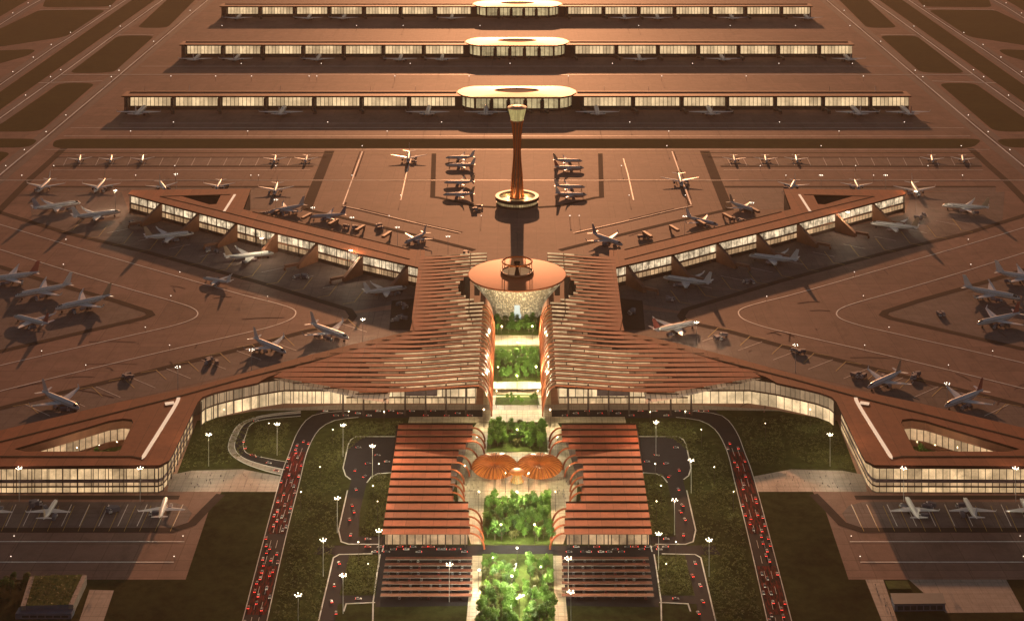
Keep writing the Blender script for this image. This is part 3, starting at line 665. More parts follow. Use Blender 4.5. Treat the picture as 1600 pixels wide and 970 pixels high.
def upper_pier(s):
    r = thing('pier', f'upper {SIDE[s]} pier with brown fins between its lit window bays and a triangular head', 'pier', P(430,370,0,s), 0, 'terminal piers')
    outer = Pl([(200,303),(206,297),(392,295),(380,327),(460,347),(586,376),(633,388),(657,391),(656,418),(560,396),(493,378),(400,356),(309,332)], RH, s)
    hole = Pl([(283,306.5),(345,305),(338,319),(327,319.5)], RH, s)
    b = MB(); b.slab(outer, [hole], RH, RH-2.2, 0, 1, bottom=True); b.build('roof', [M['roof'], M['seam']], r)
    b = MB()
    for l in ([(250,307),(360,304)], [(250,307),(350,331),(640,405)], [(395,331),(640,390)]): b.kerb(Pl(l, RH, s), 1.4, RH, .35)
    b.build('roof_seam', M['seam'], r)
    b = MB(); b.kerb(Pl([(367,304.5),(350,331)], RH, s), 3.0, RH+.02, .7); b.build('roof_light', M['slit'], r)
    # inner garden court walls and north wall
    b = MB()
    ins = [P(px, py, RH, s) for px, py in ((392,297),(381,328),(460,348),(586,377.5),(633,389.5),(657,393))]
    for p, q in zip(ins, ins[1:]): b.wall(p+Vector((0,-4,0)), q+Vector((0,-4,0)), 0, RH-2.3)
    hl = [p for p in hole]
    for p, q in zip(hl, hl[1:]+hl[:1]): b.wall(p, q, 0, RH-2.3)
    t0 = [P(px, py, RH, s) for px, py in ((203,303.6),(209,298.5),(390,297))]
    for p, q in zip(t0, t0[1:]): b.wall(p+Vector((0,-3,0)), q+Vector((0,-3,0)), 0, RH-2.3)
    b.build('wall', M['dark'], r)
    line = [P(px, py, RH, s)+Vector((0,5,0)) for px, py in ((203,303.5),(309,332),(400,356),(493,378),(560,396),(656,418))]
    facade(r, line, [(0,4.6,M['dark'],'base_wall'),(4.6,10.2,M['win_lo'],'lower_window_band'),(10.2,12.6,M['brownwall'],'spandrel'),(12.6,21.5,M['win_patch'],'upper_window_band'),(21.5,RH-2.2,M['seam'],'cornice')], 18)
    # fins: sloping walls that carry the boarding bridges
    tab = [(px, py) for px, py in ((200,303),(309,332),(400,356),(493,378),(560,396),(656,418))]
    for px in (251, 309, 369, 432, 495, 565, 636):
        a = P(px, interp(px, tab), RH, s)+Vector((0,5,0)); d = (P(px+8, interp(px+8, tab), RH, s)-P(px-8, interp(px-8, tab), RH, s)).normalized()
        n = Vector((d.y,-d.x,0)); n = n if n.y < 0 else -n; wv = d*2.2
        b = MB(); a = Vector((a.x,a.y,0)); f0, f1 = a+n*.6, a+n*34
        pr = [Vector((f0.x,f0.y,0)), Vector((f1.x,f1.y,0)), Vector((f1.x,f1.y,5)), Vector((f0.x,f0.y,RH-2.5))]
        A = [p-wv for p in pr]; B = [p+wv for p in pr]
        b.face(A); b.face(list(reversed(B)))
        for i in range(4): j = (i+1) % 4; b.face([A[i], A[j], B[j], B[i]])
        o = b.build('boarding_fin', M['brownwall'], r)
        b = MB(); e = f1 + n*14 - d*8 ; b.beam(f1+Vector((0,0,7.4)), e+Vector((0,0,6.6)), 4, 3); b.box(e.x-1.2, e.y-1.2, 0, e.x+1.2, e.y+1.2, 3.5); b.build('jet_bridge', M['brownwall'], r)
    for i in range(5):                                   # boarding bridges on the far side
        px = 430+i*42; a = P(px, interp(px, [(380,327),(460,347),(586,376),(633,388)]), 0, s)+Vector((0,2,0))
        b = MB(); b.beam(a+Vector((0,0,8)), a+Vector((-8*s,26,6.5)), 4, 3); e = a+Vector((-8*s,26,0)); b.box(e.x-1.2,e.y-1.2,0,e.x+1.2,e.y+1.2,3.5); b.build('jet_bridge', M['brownwall'], r)
    return r
def lower_pier(s):
    r = thing('pier', f'lower {SIDE[s]} pier whose brown roof frames a planted triangular courtyard', 'pier', P(200,680,0,s), 0, 'terminal piers')
    outer = Pl([(-232,727),(0,672),(190,627),(309,603),(400,577.5),(470,558),(560,535.5),(640,517.5),(652,517),(609,533),(540,551),(420,588),(402,598),(360,607),(335,613),(316,620),(309,628),(270,709),(264,719),(250,726),(0,728)], RH, s)
    hole = Pl([(22,701),(137,667),(170,657),(192,653.5),(206,655),(208,660),(188,702),(180,705),(40,705)], RH, s)
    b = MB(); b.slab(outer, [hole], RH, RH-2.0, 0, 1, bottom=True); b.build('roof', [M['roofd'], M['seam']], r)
    b = MB()
    for l in ([(-100,714),(0,690),(276,620),(380,591),(609,534)], [(-200,713),(205,713),(222,716)]): b.kerb(Pl(l, RH, s), 2.0, RH, .4)
    b.build('roof_seam', M['seam'], r)
    b = MB(); b.kerb(Pl(curve([(279,622),(272,637),(229,706),(224,714)],4), RH, s), 3.2, RH+.03, .8); b.beam(P(258,630,RH+.9,s), P(272,628,RH+.9,s), 5, .8); b.build('roof_light', M['slit'], r)
    # south front with its three lit storeys
    k5 = Vector((0,4,0))
    front = [P(px, py, RH, s)+k5 for px, py in ((-225,728),(0,728),(245,727))] + [P(px, py, RH, s)+Vector((s*2.5,0,0)) for px, py in ((258,721),(265,713),(306,630))]
    front = [front[0], front[1], front[2], front[3], front[4], front[5]]
    facade(r, front, [(0,.8,M['dark'],'plinth'),(.8,4.8,M['win'],'ground_window_band'),(4.8,6.2,M['seam'],'floor_edge'),(6.2,8.8,M['win_lo'],'middle_window_band'),(8.8,11.8,M['screen'],'spandrel'),(11.8,20.6,M['win'],'upper_window_band'),(20.6,RH-2.0,M['seam'],'cornice')], 13)
    # court walls
    b = MB()
    for p, q in zip(hole, hole[1:]+hole[:1]): b.wall(p, q, 0, 6); b.wall(p, q, 16, RH-2.1)
    b.build('court_wall', M['brownwall'], r)
    b = MB(); u = 0
    for p, q in zip(hole, hole[1:]+hole[:1]): u = b.wall(p, q, 6, 16, 0, u)
    b.build('court_window_band', M['win_lo'], r)
    north = [P(px, py, RH, s)+Vector((0,-5,0)) for px, py in ((-225,727),(0,673),(190,628),(309,604),(400,578.5),(470,559),(560,536.5),(640,518.5))]
    b = MB()
    for p, q in zip(north, north[1:]): b.wall(p, q, 0, RH-2.1)
    b.build('wall', M['dark'], r)
    # forecourt front, curving to the hall
    fc = [P(px, py, RH, s)+Vector((0,7,0)) for px, py in ((311,628),(318,622),(337,615),(362,609),(403,600))] + [Vector(((-1 if s<0 else 1)*225,1546,0)), Vector(((-1 if s<0 else 1)*165,1546,0))]
    facade(r, fc, [(0,11.5,M['win_front'],'ground_window_band'),(11.5,13,M['seam'],'floor_edge'),(13,RH-2.1,M['greyglass'],'upper_window_band')], 9)
    for px in (40, 110, 175, 250, 330, 400, 470):
        y = interp(px, [(0,672),(190,627),(309,603),(400,577.5),(470,558),(560,535.5)]); a = P(px, y, RH, s); a.z = 0; a += Vector((0,-4.5,0))
        b = MB(); e = a+Vector((s*10,30,0)); b.beam(a+Vector((0,0,8.5)), e+Vector((0,0,7)), 4, 3.2); b.box(e.x-1.3,e.y-1.3,0,e.x+1.3,e.y+1.3,3.8); b.build('jet_bridge', M['brownwall'], r)
    return r
for s in (-1, 1): upper_pier(s); lower_pier(s)
# court floors
b = MB()
for s in (-1, 1):
    b.slab(Pl([(40,690),(150,672),(240,668),(215,745),(40,745)], 0, s), [], .25, .25); b.slab(Pl([(260,330),(350,325),(345,350),(300,352)], 0, s), [], .25, .25)
tag(b.build('court_lawn', M['bed']), kind='structure')

# ================================================================== MAIN HALL
BC = Vector((0, 1790, 0))                                   # middle of the bowl
hall = thing('terminal_hall', 'huge central hall under copper louvre roof wings split by a green garden slot', 'terminal', (0,1600,0))
LT = [(1548,240),(1608,172),(1639,130.5),(1666,107),(1700,112),(1901,116)]
def Lx(Y):
    if Y >= 1548: return interp(Y, LT)
    return interp(Y, [(1500,125),(1548,240)])
def Rx(Y):
    d = abs(Y-BC.y)
    return max(36.0, math.sqrt(max(0, 66**2-d*d)))
def roofh(x): return RH + .8 + 5.0*smooth01((118-abs(x))/90)
DY = 12.0; Y0 = 1510.0; NR = 33
for s in (-1, 1):
    skin = MB()
    for j in range(NR):
        ys, yn = Y0+j*DY, Y0+(j+1)*DY; Lq, Ln, Rq = Lx(ys), Lx(yn), Rx(ys+DY*.5); n = 30
        xs = [lerp(Lq, Rq, (i/n)) for i in range(n+1)]; xn = [lerp(Ln, Rq, (i/n)) for i in range(n+1)]
        gg = [max(0.0, min(1.0, (Lq-x-4)/max(26, Lq-58)))**.75 for x in xs]
        dd = [.1+.9*q for q in gg]
        b = MB()
        for i in range(n):
            a, c = i, i+1; X = lambda q: s*xs[q]; yq = lambda q: ys+DY*(1-.64*gg[q])+.02
            N = [Vector((s*lerp(xn[q], xs[q], .7*gg[q]), yq(q), roofh(xs[q]))) for q in (a, c)]; S_ = [Vector((X(q), ys, roofh(xs[q])+dd[q])) for q in (a, c)]
            b.face([S_[0], S_[1], N[1], N[0]], 0); z = Vector((0,0,.9))
            b.face([S_[0]-z, S_[1]-z, S_[1], S_[0]], 1); b.face([N[0]-z, N[1]-z, N[1], N[0]], 1)
        b.build('roof_panel', [M['hallroof'], M['roofd']], hall)
        b = MB(); u = 0
        for i in range(n):
            x0, x1 = s*xs[i], s*xs[i+1]; l = abs(x1-x0)
            lim = 52 + 26*(((j*37) % 11)/11) + (60 if ys < 1600 else 0); g0, g1 = gg[i], gg[i+1]
            if max(g0, g1) < .02: u += l; continue
            yn_ = ys+DY+.3; h0, h1 = roofh(xs[i]), roofh(xs[i+1]); mi = 0 if xs[i] < lim else (3 if xs[i] < lim+22 else 1 if xs[i] < lim+50 else 2)
            A = [(x0,ys+DY*(1-.64*g0)-.2,h0-2.6*g0-.5),(x1,ys+DY*(1-.64*g1)-.2,h1-2.6*g1-.5)]
            mid = [(x0,yn_-DY*.10*g0,h0-1.3*g0-.5),(x1,yn_-DY*.10*g1,h1-1.3*g1-.5)]
            B = [(x1,yn_,h1-.3),(x0,yn_,h0-.3)]
            b.face(A+[mid[1],mid[0]], 2 if mi or (i*7+j*3) % 4 else 1, [(u,0),(u+l,0),(u+l,3),(u,3)]); b.face([mid[0],mid[1]]+B, mi, [(u,0),(u+l,0),(u+l,3),(u,3)]); u += l
        if b.f: b.build('clerestory', [M['cler'], M['clerdim'], M['seam'], M['clermid']], hall)
        top = roofh(Rq)+dd[-1]
        if ys < 1738:
            arc = [Vector((s*(24+(Rq-24)*(1-(1-math.cos(a))**1.0*0)*math.sin(a)), ys, 2+(top-2)*(1-(1-math.cos(a)) if False else math.cos(a)) )) for a in (0,)]
            pts = []
            for i in range(11):
                a = (PI/2)*i/10; pts.append(Vector((s*(Rq-(Rq-24)*math.sin(a)**1.0), ys+.3, top-.5-(top-3)*(1-math.cos(a)))))
            b = MB(); b.tube(pts, .65, 6); b.build('roof_rib', M['roofd'], hall)
            if j:
                for p, q, p0, q0 in zip(pts, pts[1:], prev, prev[1:]):
                    f = Vector((s*1.2, 0, -.6)); skin.face([p0+f, q0+f, q+f, p+f], 0, [(0,p.z),(0,q.z),(DY,q.z),(DY,p.z)])
            prev = pts
        else:
            b = MB(); b.wall((s*Rq, ys+.5), (s*Rq, yn+.3), 4, top-.8); b.wall((s*Rq, ys+.5), (s*(Rq+6), ys+.5), 4, top-1); b.build('end_wall', M['steel'], hall)
    skin.build('curved_glazing', M['amber'], hall)
    # flat roof strip along the waist and the body below the louvres
    outer = [P(px, py, RH, s) for px, py in ((657.5,391),(664,391),(664,517),(653,517.3),(640.5,517.3),(646,495),(652,450),(657,418.5))]
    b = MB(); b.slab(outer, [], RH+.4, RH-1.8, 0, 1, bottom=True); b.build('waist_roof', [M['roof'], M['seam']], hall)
    b = MB(); w_ = [P(px, py, RH, s) for px, py in ((658,419),(653,450),(647,495),(642,517))]
    for p, q in zip(w_, w_[1:]): b.wall(p, q, 0, RH-1.9)
    b.wall((s*60,1899),(s*114,1899),0,RH-2); b.build('side_wall', M['brownwall'], hall)
    # glass front below the eave
    xs = [(40,1546),(100,1546),(165,1546)]
    pts = [Vector((s*x, y, 0)) for x, y in xs]
    for z0, z1, mt, nm in ((0,5,M['win'],'entrance_glazing'),(5,6.4,M['seam'],'floor_edge'),(6.4,30,M['win_front'],'front_glazing')):
        b = MB(); u = 0
        for p, q in zip(pts, pts[1:]): u = b.wall(p, q, z0, z1 if nm != 'front_glazing' else 25, 0, u)
        b.build(nm, mt, hall)
    b = MB(); b.wall((s*40,1545),(s*40,1640),0,27); b.build('garden_glazing', M['win'], hall)
    b = MB(); b.box(min(s*77,s*108), 1541, 9, max(s*77,s*108), 1544.5, 24); b.build('display_panel', M['screen'], hall)
    for px in (536,568,602,633,665,697,728):
        a = P(px, 648, 0, s); h = roofh(a.x)+1.0 if abs(a.x) < 125 else 24.5
        b = MB(); b.tube([a, a+Vector((0,0,h))], .95, 8, taper=[1.05,.7]); b.build('column', M['steel'], hall)
    # eave canopy: long thin slats of the forecourt roof between hall and pier
    for i in range(4):
        y = 1496+i*13; x1 = Lx(y)+ (6 if i else 0); b = MB(); b.beam((s*122, y, RH+.4), (s*x1, y, RH-.6), 1.6, .8); b.build('canopy_beam', M['seam'], hall)
    b = MB(); b.face([(s*120,1488,RH-.9),(s*150,1500,RH-.9),(s*236,1545,RH-.9),(s*160,1548,RH-.9),(s*120,1548,RH-.9)]); b.build('canopy_glass', M['greyglass'], hall)

# ================================================================== BOWL (glass funnel with copper disc)
bowl = thing('glass_bowl', 'funnel shaped lattice glass bowl carrying a copper disc roof with stacked oculus rings', 'atrium', BC)
prof = [(27,0),(28.5,7),(31.5,14),(36.5,21),(42.5,28),(48.5,35),(53.4,41.9)]
b = MB(); b.lathe(prof, 96, BC); b.build('funnel', M['lattice'], bowl, smooth=True)
b = MB(); b.lathe([(54.6,43.7),(40,44.9),(17.5,45.6)], 96, BC); b.build('disc_roof', M['disc'], bowl, smooth=True)
b = MB(); b.lathe([(53.2,42.0),(55,42.2),(55.2,43.2),(54.5,43.8)], 96, BC); b.build('disc_rim', M['roofd'], bowl)
for i in range(0): pass
def ring_mesh(R, z, r, n=56, m=8):
    b = MB()
    for i in range(n):
        for j in range(m):
            q = []
            for ii, jj in ((i,j),(i+1,j),(i+1,j+1),(i,j+1)):
                a, t = 2*PI*ii/n, 2*PI*jj/m; q.append((BC.x+(R+r*math.cos(t))*math.cos(a), BC.y+(R+r*math.cos(t))*math.sin(a), z+r*math.sin(t)))
            b.face(q)
    return b
ring_mesh(17.5, 46.6, 1.2).build('lower_ring', M['rib'], bowl, smooth=True)
ring_mesh(16.5, 57.5, 1.0).build('upper_ring', M['disc'], bowl, smooth=True)
b = MB(); b.lathe([(17,46.2),(12,43.5),(6,42.5),(0,42)], 48, BC); b.build('oculus_dish', emit('oculus_lit', (1.0,.55,.26), .28), bowl)
for j in range(8):
    a = 2*PI*j/8+.2; b = MB(); b.tube([BC+Vector((17*math.cos(a),17*math.sin(a),46.5)), BC+Vector((16.3*math.cos(a),16.3*math.sin(a),57.5))], .45); b.build('ring_post', M['rib'], bowl)
b = MB(); b.lathe([(3.2,42),(1.6,50),(3.5,57)], 20, BC); b.build('oculus_stem', M['seam'], bowl, smooth=True)
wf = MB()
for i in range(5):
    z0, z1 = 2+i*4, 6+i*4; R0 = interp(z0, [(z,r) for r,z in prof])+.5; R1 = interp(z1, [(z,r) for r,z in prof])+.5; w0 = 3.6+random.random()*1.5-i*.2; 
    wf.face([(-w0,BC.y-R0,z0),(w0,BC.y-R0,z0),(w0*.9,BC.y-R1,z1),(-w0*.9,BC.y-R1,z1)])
tag(wf.build('waterfall', emit('floodlit_water', (.85,.95,.92), .62)), 'white floodlit waterfall running down the front of the glass bowl', 'waterfall')  # the floodlighting is put in as the water's own glow

# ================================================================== CAR PARK BUILDINGS
ROWS = [661,670,680.5,691,702,713,724,735,747,758.5,771,783,796.5,809,822,835]
INN = [738,738,737,727,716,713,704,704,704,706,708,731,732,733,734]
PH = 12.0
for s in (-1, 1):
    r = thing('parking_building', f'car park building on the {SIDE[s]} of the garden under striped red louvre roof', 'car park', P(665,760,0,s), 0, 'car park buildings')
    for i in range(15):
        y0, y1 = ROWS[i], ROWS[i+1]
        a, c = P(lerp(623,597,(y0-661)/174), y0, PH, s), P(lerp(623,597,(y1-661)/174), y1, PH, s); xi = P(INN[i], y1, PH, s).x
        rise = Vector((0,0,.6)); N1, N2 = Vector((a.x,a.y-3.5,PH)), Vector((xi,a.y-3.5,PH)); S1, S2 = Vector((c.x,c.y,PH))+rise, Vector((xi,c.y,PH))+rise
        b = MB(); b.face([S1,S2,N2,N1]); z = Vector((0,0,.5)); b.face([S1-z,S2-z,S2,S1],1); b.face([S1,N1,N1-z,S1-z],1); b.face([S2,N2,N2-z,S2-z],1); b.face([N1,N2,N2-z,N1-z],1); b.build('roof_panel', [M['panelroof'], M['rib']], r)
        b = MB(); b.face([(a.x,a.y-.1,PH-1.2),(xi,a.y-.1,PH-1.2),(xi,a.y-3.8,PH-1.2),(a.x,a.y-3.8,PH-1.2)]); b.face([(a.x,a.y-.05,PH-1.2),(xi,a.y-.05,PH-1.2),(xi,a.y-.05,PH+.05),(a.x,a.y-.05,PH+.05)]); b.build('louvre_gap', M['seam'], r)
        if i not in (10,):
            for q in ((0.0,) if i < 12 else (0.0,)):
                pts = []; reach = 11.5
                for m_ in range(9):
                    t = (PI/2)*m_/8; pts.append(Vector((xi-s*reach*math.sin(t), c.y+q, PH+1.2-(PH+.6)*(1-math.cos(t)))))
                b = MB(); b.tube(pts, .8, 6); b.build('roof_rib', M['roofd'], r)
    x0 = P(620,661,PH,s).x; x1 = P(600,832,PH,s).x; ya = P(620,662,PH,s).y; yb = P(600,833,PH,s).y
    b = MB(); b.wall((x0,ya),(x1,yb),0,PH-1.6); b.wall((x0,ya),(P(738,661,PH,s).x,ya),0,PH-1.6); b.build('wall', M['dark'], r)
    xi = P(731,835,PH,s).x
    b = MB(); b.wall((x1,yb+6),(xi,yb+6),.4,PH-1.8); b.build('south_glazing', M['win_lo'], r)
    for i in range(5):
        x = lerp(x1, xi, (i+.15)/4.3); b = MB(); b.tube([(x,yb+1.5,0),(x,yb+1.5,PH-.2)], .4, 6); b.build('column', M['steel'], r)
    b = MB(); b.slab([(x1,yb+6.2,0),(xi,yb+6.2,0),(P(706,760,PH,s).x,P(706,760,PH,s).y,0),(P(738,661,PH,s).x,ya-1,0),(x0,ya-1,0)], [], 6.1, 5.7, bottom=True); b.build('deck', M['stand'], r)
    # carports south of it
    for i in range(7):
        py = 874+i*9.6; a = P(lerp(602,594,i/6), py, 3, s); c = P(738, py, 3, s)
        o = thing('carport', f'{ORD[i]} carport row counted from the {SIDE[s]} car park building, slim brown canopy', 'carport', (lerp(a.x,c.x,.5), a.y, 0), 0, 'carport rows')
        b = MB(); b.face([(a.x,a.y,3.2),(c.x,a.y,3.2),(c.x,a.y+5.2,2.7),(a.x,a.y+5.2,2.7)]); b.face([(a.x,a.y,2.95),(c.x,a.y,2.95),(c.x,a.y,3.2),(a.x,a.y,3.2)],1); b.build('canopy', [M['carport'], M['kerb']], o)
        b = MB()
        for j in range(9): x = lerp(a.x, c.x, (j+.5)/9); b.box(x-.12, a.y+2.4, 0, x+.12, a.y+2.7, 2.8)
        b.build('post', M['steel'], o)

# ================================================================== ORANGE PAVILIONS
for s in (-1, 1):
    c = P(773, 741, 0, s); c.z = 0.3
    r = thing('fan_canopy', f'orange ribbed fan canopy on the {SIDE[s]} of the glowing garden pavilion', 'canopy', c, 0, 'fan canopies')
    n = 112; prof = [(.6,8.4),(3,9.0),(6,10.0),(10,10.5),(14,9.9),(17.5,8.7),(20,7.0)]
    b = MB()
    for i in range(n):
        for j in range(len(prof)-1):
            q = []
            for ii, jj in ((i,j),(i+1,j),(i+1,j+1),(i,j+1)):
                a = 2*PI*ii/n; rr, z = prof[jj]; up = (.3 if ii % 2 else -.3)*rr/20
                tilt = -.12*rr*math.sin(a)*-1
                q.append((c.x+rr*math.cos(a), c.y+rr*math.sin(a), c.z+z+up+tilt))
            b.face(q, (i//2) % 2)
    M.setdefault('fancanopy', lit('lit_fan_fabric', (1.0,.32,.06), .15, 9, -1, .5, .12, (.34,.11,.025))); M.setdefault('fanshade', lit('shaded_fan_fabric', (1.0,.22,.04), .05, 9, -1, .5, .12, (.22,.07,.02)))  # bright and shaded flutes painted alternately; faint glow stands for lamps beneath
    b.build('canopy', [M['fancanopy'], M['fanshade']], r)
    for j in range(36):
        a = 2*PI*j/36; b = MB(); b.tube([(c.x+rr*math.cos(a), c.y+rr*math.sin(a), c.z+z+.4+.12*rr*math.sin(a)) for rr, z in prof], .16, 5); b.build('rib', M['disc'], r)
    b = MB(); b.tube([c, c+Vector((0,0,8.8))], .8, 10, taper=[1.3,.8]); b.build('mast', M['rib'], r)
c = P(808, 752); r = thing('pavilion', 'glowing yellow drum pavilion between the two orange fan canopies', 'pavilion', c)
b = MB(); b.lathe([(5.6,.3),(4.0,3),(3.4,5.5),(4.4,7.6),(6,8.6)], 36, c); b.build('wall', lit('pavilion_glazing', (1.0,.62,.16), .85, .0417, .2, .4), r)
b = MB(); b.lathe([(7,8.4),(6,9.0),(3,9.6),(0,9.7)], 36, c); b.build('roof', M['fancanopy'], r)
for j in range(12):
    a = 2*PI*j/12; b = MB(); b.tube([(c.x+rr*math.cos(a), c.y+rr*math.sin(a), z) for rr, z in ((5.9,.3),(4.3,3),(3.7,5.5),(4.7,7.6),(6.3,8.6))], .2, 5); b.build('rib', M['disc'], r)

# ================================================================== SMALL BUILDINGS AT THE FRONT
c = P(85, 945); r = thing('green_roof_building', 'low building with planted green roof between two pale ramps beside the apron', 'building', c)
q = Pl([(52,899),(130,897),(109,944),(38,946)], 7)
b = MB(); b.slab(q, [], 7, 0, 0, 1); b.build('wall', [M['bed'], M['bluegrey']], r)
b = MB(); random.seed(4)
for i in range(420):
    u, v = random.random(), random.random(); p = q[0].lerp(q[1], u).lerp(q[3].lerp(q[2], u), v)*1
    for j in range(3):
        e = p+Vector((random.uniform(-1,1),random.uniform(-1,1),random.uniform(.1,1.2))); d = Vector((random.uniform(-1,1),random.uniform(-1,1),random.uniform(-.5,.8))); f = Vector((random.uniform(-1,1),random.uniform(-1,1),.4))
        b.face([e-d*.7, e+f*.6, e+d*.7])
b.build('roof_planting', M['leaf3'], r)
for (a, d) in (((50,900),(36,946)), ((132,898),(111,944))):
    b = MB(); b.beam(P(*a,7.6), P(*d,7.4), 3.5, 7.3); b.build('ramp', M['paving'], r)
b = MB(); a = P(30,948,4); e = P(118,946,4); b.box(a.x, a.y-9, 0, e.x, a.y-.5, 4.2); b.build('entrance_block', M['bluegrey'], r)
b = MB()
for i in range(6): x = lerp(a.x, e.x, .12+i*.14); b.wall((x,a.y-9.1),(x+5,a.y-9.1),1.2,2.8)
b.build('window', M['glass'], r)
c = P(1435, 950); r = thing('grey_building', 'small flat blue grey building with a teal roof on the lower right plaza', 'building', c)
q = Pl([(1392,927),(1472,927),(1477,941),(1398,942)], 6); b = MB(); b.slab(q, [], 6, 0, 1, 0); b.build('wall', [M['bluegrey'], M['teal']], r)
b = MB(); b.slab(Pl([(1391,926),(1473,926),(1478,942),(1397,943)], 6.6), [], 6.6, 6.05, bottom=True); b.build('roof', M['teal'], r)
b = MB()
for i in range(7): p = q[3].lerp(q[2], .06+i*.13); b.wall((p.x,p.y-.15),(p.x+4,p.y-.15),1,4)
b.build('window', M['glass'], r)
b = MB(); b.slab(Pl([(1383,909),(1418,909),(1424,921),(1389,921)]), [], 1.0, 0); tag(b.build('planter', M['bed']), 'low green planter bed between the pink path and small grey building', 'planter')
# ================================================================== AIRLINERS
def airliner_parts():
    """nose to +X, 38 m long, 36 m span"""
    F = MB(); st = [(-19,.25,5.0),(-16.5,.75,4.75),(-13,1.35,4.3),(-9,1.9,3.8),(-5,2.0,3.7),(11,2.0,3.7),(14.5,1.8,3.6),(17,1.3,3.4),(18.4,.75,3.2),(19,.15,3.1)]
    n = 14
    for (x0,r0,z0),(x1,r1,z1) in zip(st, st[1:]):
        for j in range(n):
            a, c = 2*PI*j/n, 2*PI*(j+1)/n
            F.face([(x0,r0*math.cos(a),z0+r0*math.sin(a)),(x1,r1*math.cos(a),z1+r1*math.sin(a)),(x1,r1*math.cos(c),z1+r1*math.sin(c)),(x0,r0*math.cos(c),z0+r0*math.sin(c))], 1 if (16.4 < x1 < 17.5 and .5 < a < 2.6) else 0)
    def blade(tip_y, xr0, xr1, xt0, xt1, z0, z1, th, vertical=False, y0=0.0):
        b = MB(); R = [(xr0, 0), (lerp(xr0,xr1,.35), th), (xr1, 0), (lerp(xr0,xr1,.4), -th*.6)]; T = [(xt0,0),(lerp(xt0,xt1,.35),th*.4),(xt1,0),(lerp(xt0,xt1,.4),-th*.3)]
        if vertical: A = [(x, t, z0) for x, t in R]; B = [(x, t, z1) for x, t in T]
        else: A = [(x, y0, z0+t) for x, t in R]; B = [(x, tip_y, z1+t) for x, t in T]
        for i in range(4): j = (i+1) % 4; b.face([A[i], A[j], B[j], B[i]])
        b.face(A); b.face(B); return b
    out = [('fuselage', F, [M['white'], M['glass']], True)]
    for sg in (1, -1):
        w = blade(18*sg, 4.5, -3.2, -4.6, -6.4, 2.7, 4.4, .42, y0=1.2*sg); w.face([(-4.8,18*sg,4.4),(-6.4,18*sg,4.4),(-7.4,18.5*sg,6.4),(-6.6,18.5*sg,6.4)]); out.append(('wing', w, M['white'], False))
    out.append(('tail_fin', blade(0, -12.2, -17.8, -17.2, -19.4, 5.2, 12.6, .28, True), M['fin'], False))
    for sg in (1, -1): out.append(('tailplane', blade(6.4*sg, -14.4, -17.8, -17.2, -18.8, 4.8, 5.4, .2, y0=.5*sg), M['white'], False))
    for sg in (1, -1):
        e = MB(); ex = [(4.6,.85),(4.2,1.1),(2.2,1.15),(.6,.75)]
        for (x0,r0),(x1,r1) in zip(ex, ex[1:]):
            for j in range(10):
                a, c = 2*PI*j/10, 2*PI*(j+1)/10; q = lambda x, r, t: (x, 5.8*sg+r*math.cos(t), 1.75+r*math.sin(t)); e.face([q(x0,r0,a),q(x1,r1,a),q(x1,r1,c),q(x0,r0,c)])
        e.face([(4.5,5.8*sg+.8*math.cos(2*PI*j/10),1.75+.8*math.sin(2*PI*j/10)) for j in range(10)],1); e.face([(.7,5.8*sg+.7*math.cos(2*PI*j/10),1.75+.7*math.sin(2*PI*j/10)) for j in range(10)],1)
        e.box(1.0,5.65*sg-.12,2.5,3.6,5.65*sg+.12,3.1); out.append(('engine', e, [M['engine'], M['tyre']], False))
    gear = MB()
    for x, y in ((14.5,0),(-1.2,3.4),(-1.2,-3.4)):
        gear.tube([(x,y,.5),(x,y,2.6)], .16); 
        for d in (-.32, .32): gear.box(x-.5,y+d-.16,0,x+.5,y+d+.16,1.0)
    out.append(('landing_gear', gear, M['tyre'], False))
    return out
proto = thing('airliner', '', 'airliner'); 
for nm, b, mt, sm in airliner_parts(): b.build(nm, mt, proto, smooth=sm)
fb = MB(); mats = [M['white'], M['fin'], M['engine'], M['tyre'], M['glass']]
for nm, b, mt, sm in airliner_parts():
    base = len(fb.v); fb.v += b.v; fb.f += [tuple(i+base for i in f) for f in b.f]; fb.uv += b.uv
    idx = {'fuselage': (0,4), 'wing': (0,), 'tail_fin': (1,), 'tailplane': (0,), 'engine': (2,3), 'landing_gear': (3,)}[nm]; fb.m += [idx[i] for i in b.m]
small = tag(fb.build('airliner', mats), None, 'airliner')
used = {'p': False, 's': False}
def plane(tail, nose, label, span=None, group='airliners on the airport', full=True, h=0):
    a, c = P(*tail), P(*nose); d = c-a; L = d.length
    sc = (span/36.0) if span else max(.95, min(2.0, L/38)); ang = math.atan2(d.y, d.x); mid = a.lerp(c, .5)
    src, key = (proto, 'p') if full else (small, 's')
    if not used[key]:
        used[key] = True; src.location = mid; src.rotation_euler = (0,0,ang); src.scale = (sc,)*3; tag(src, label, None, group); return src
    return dup(src, mid, ang, sc, label, group)
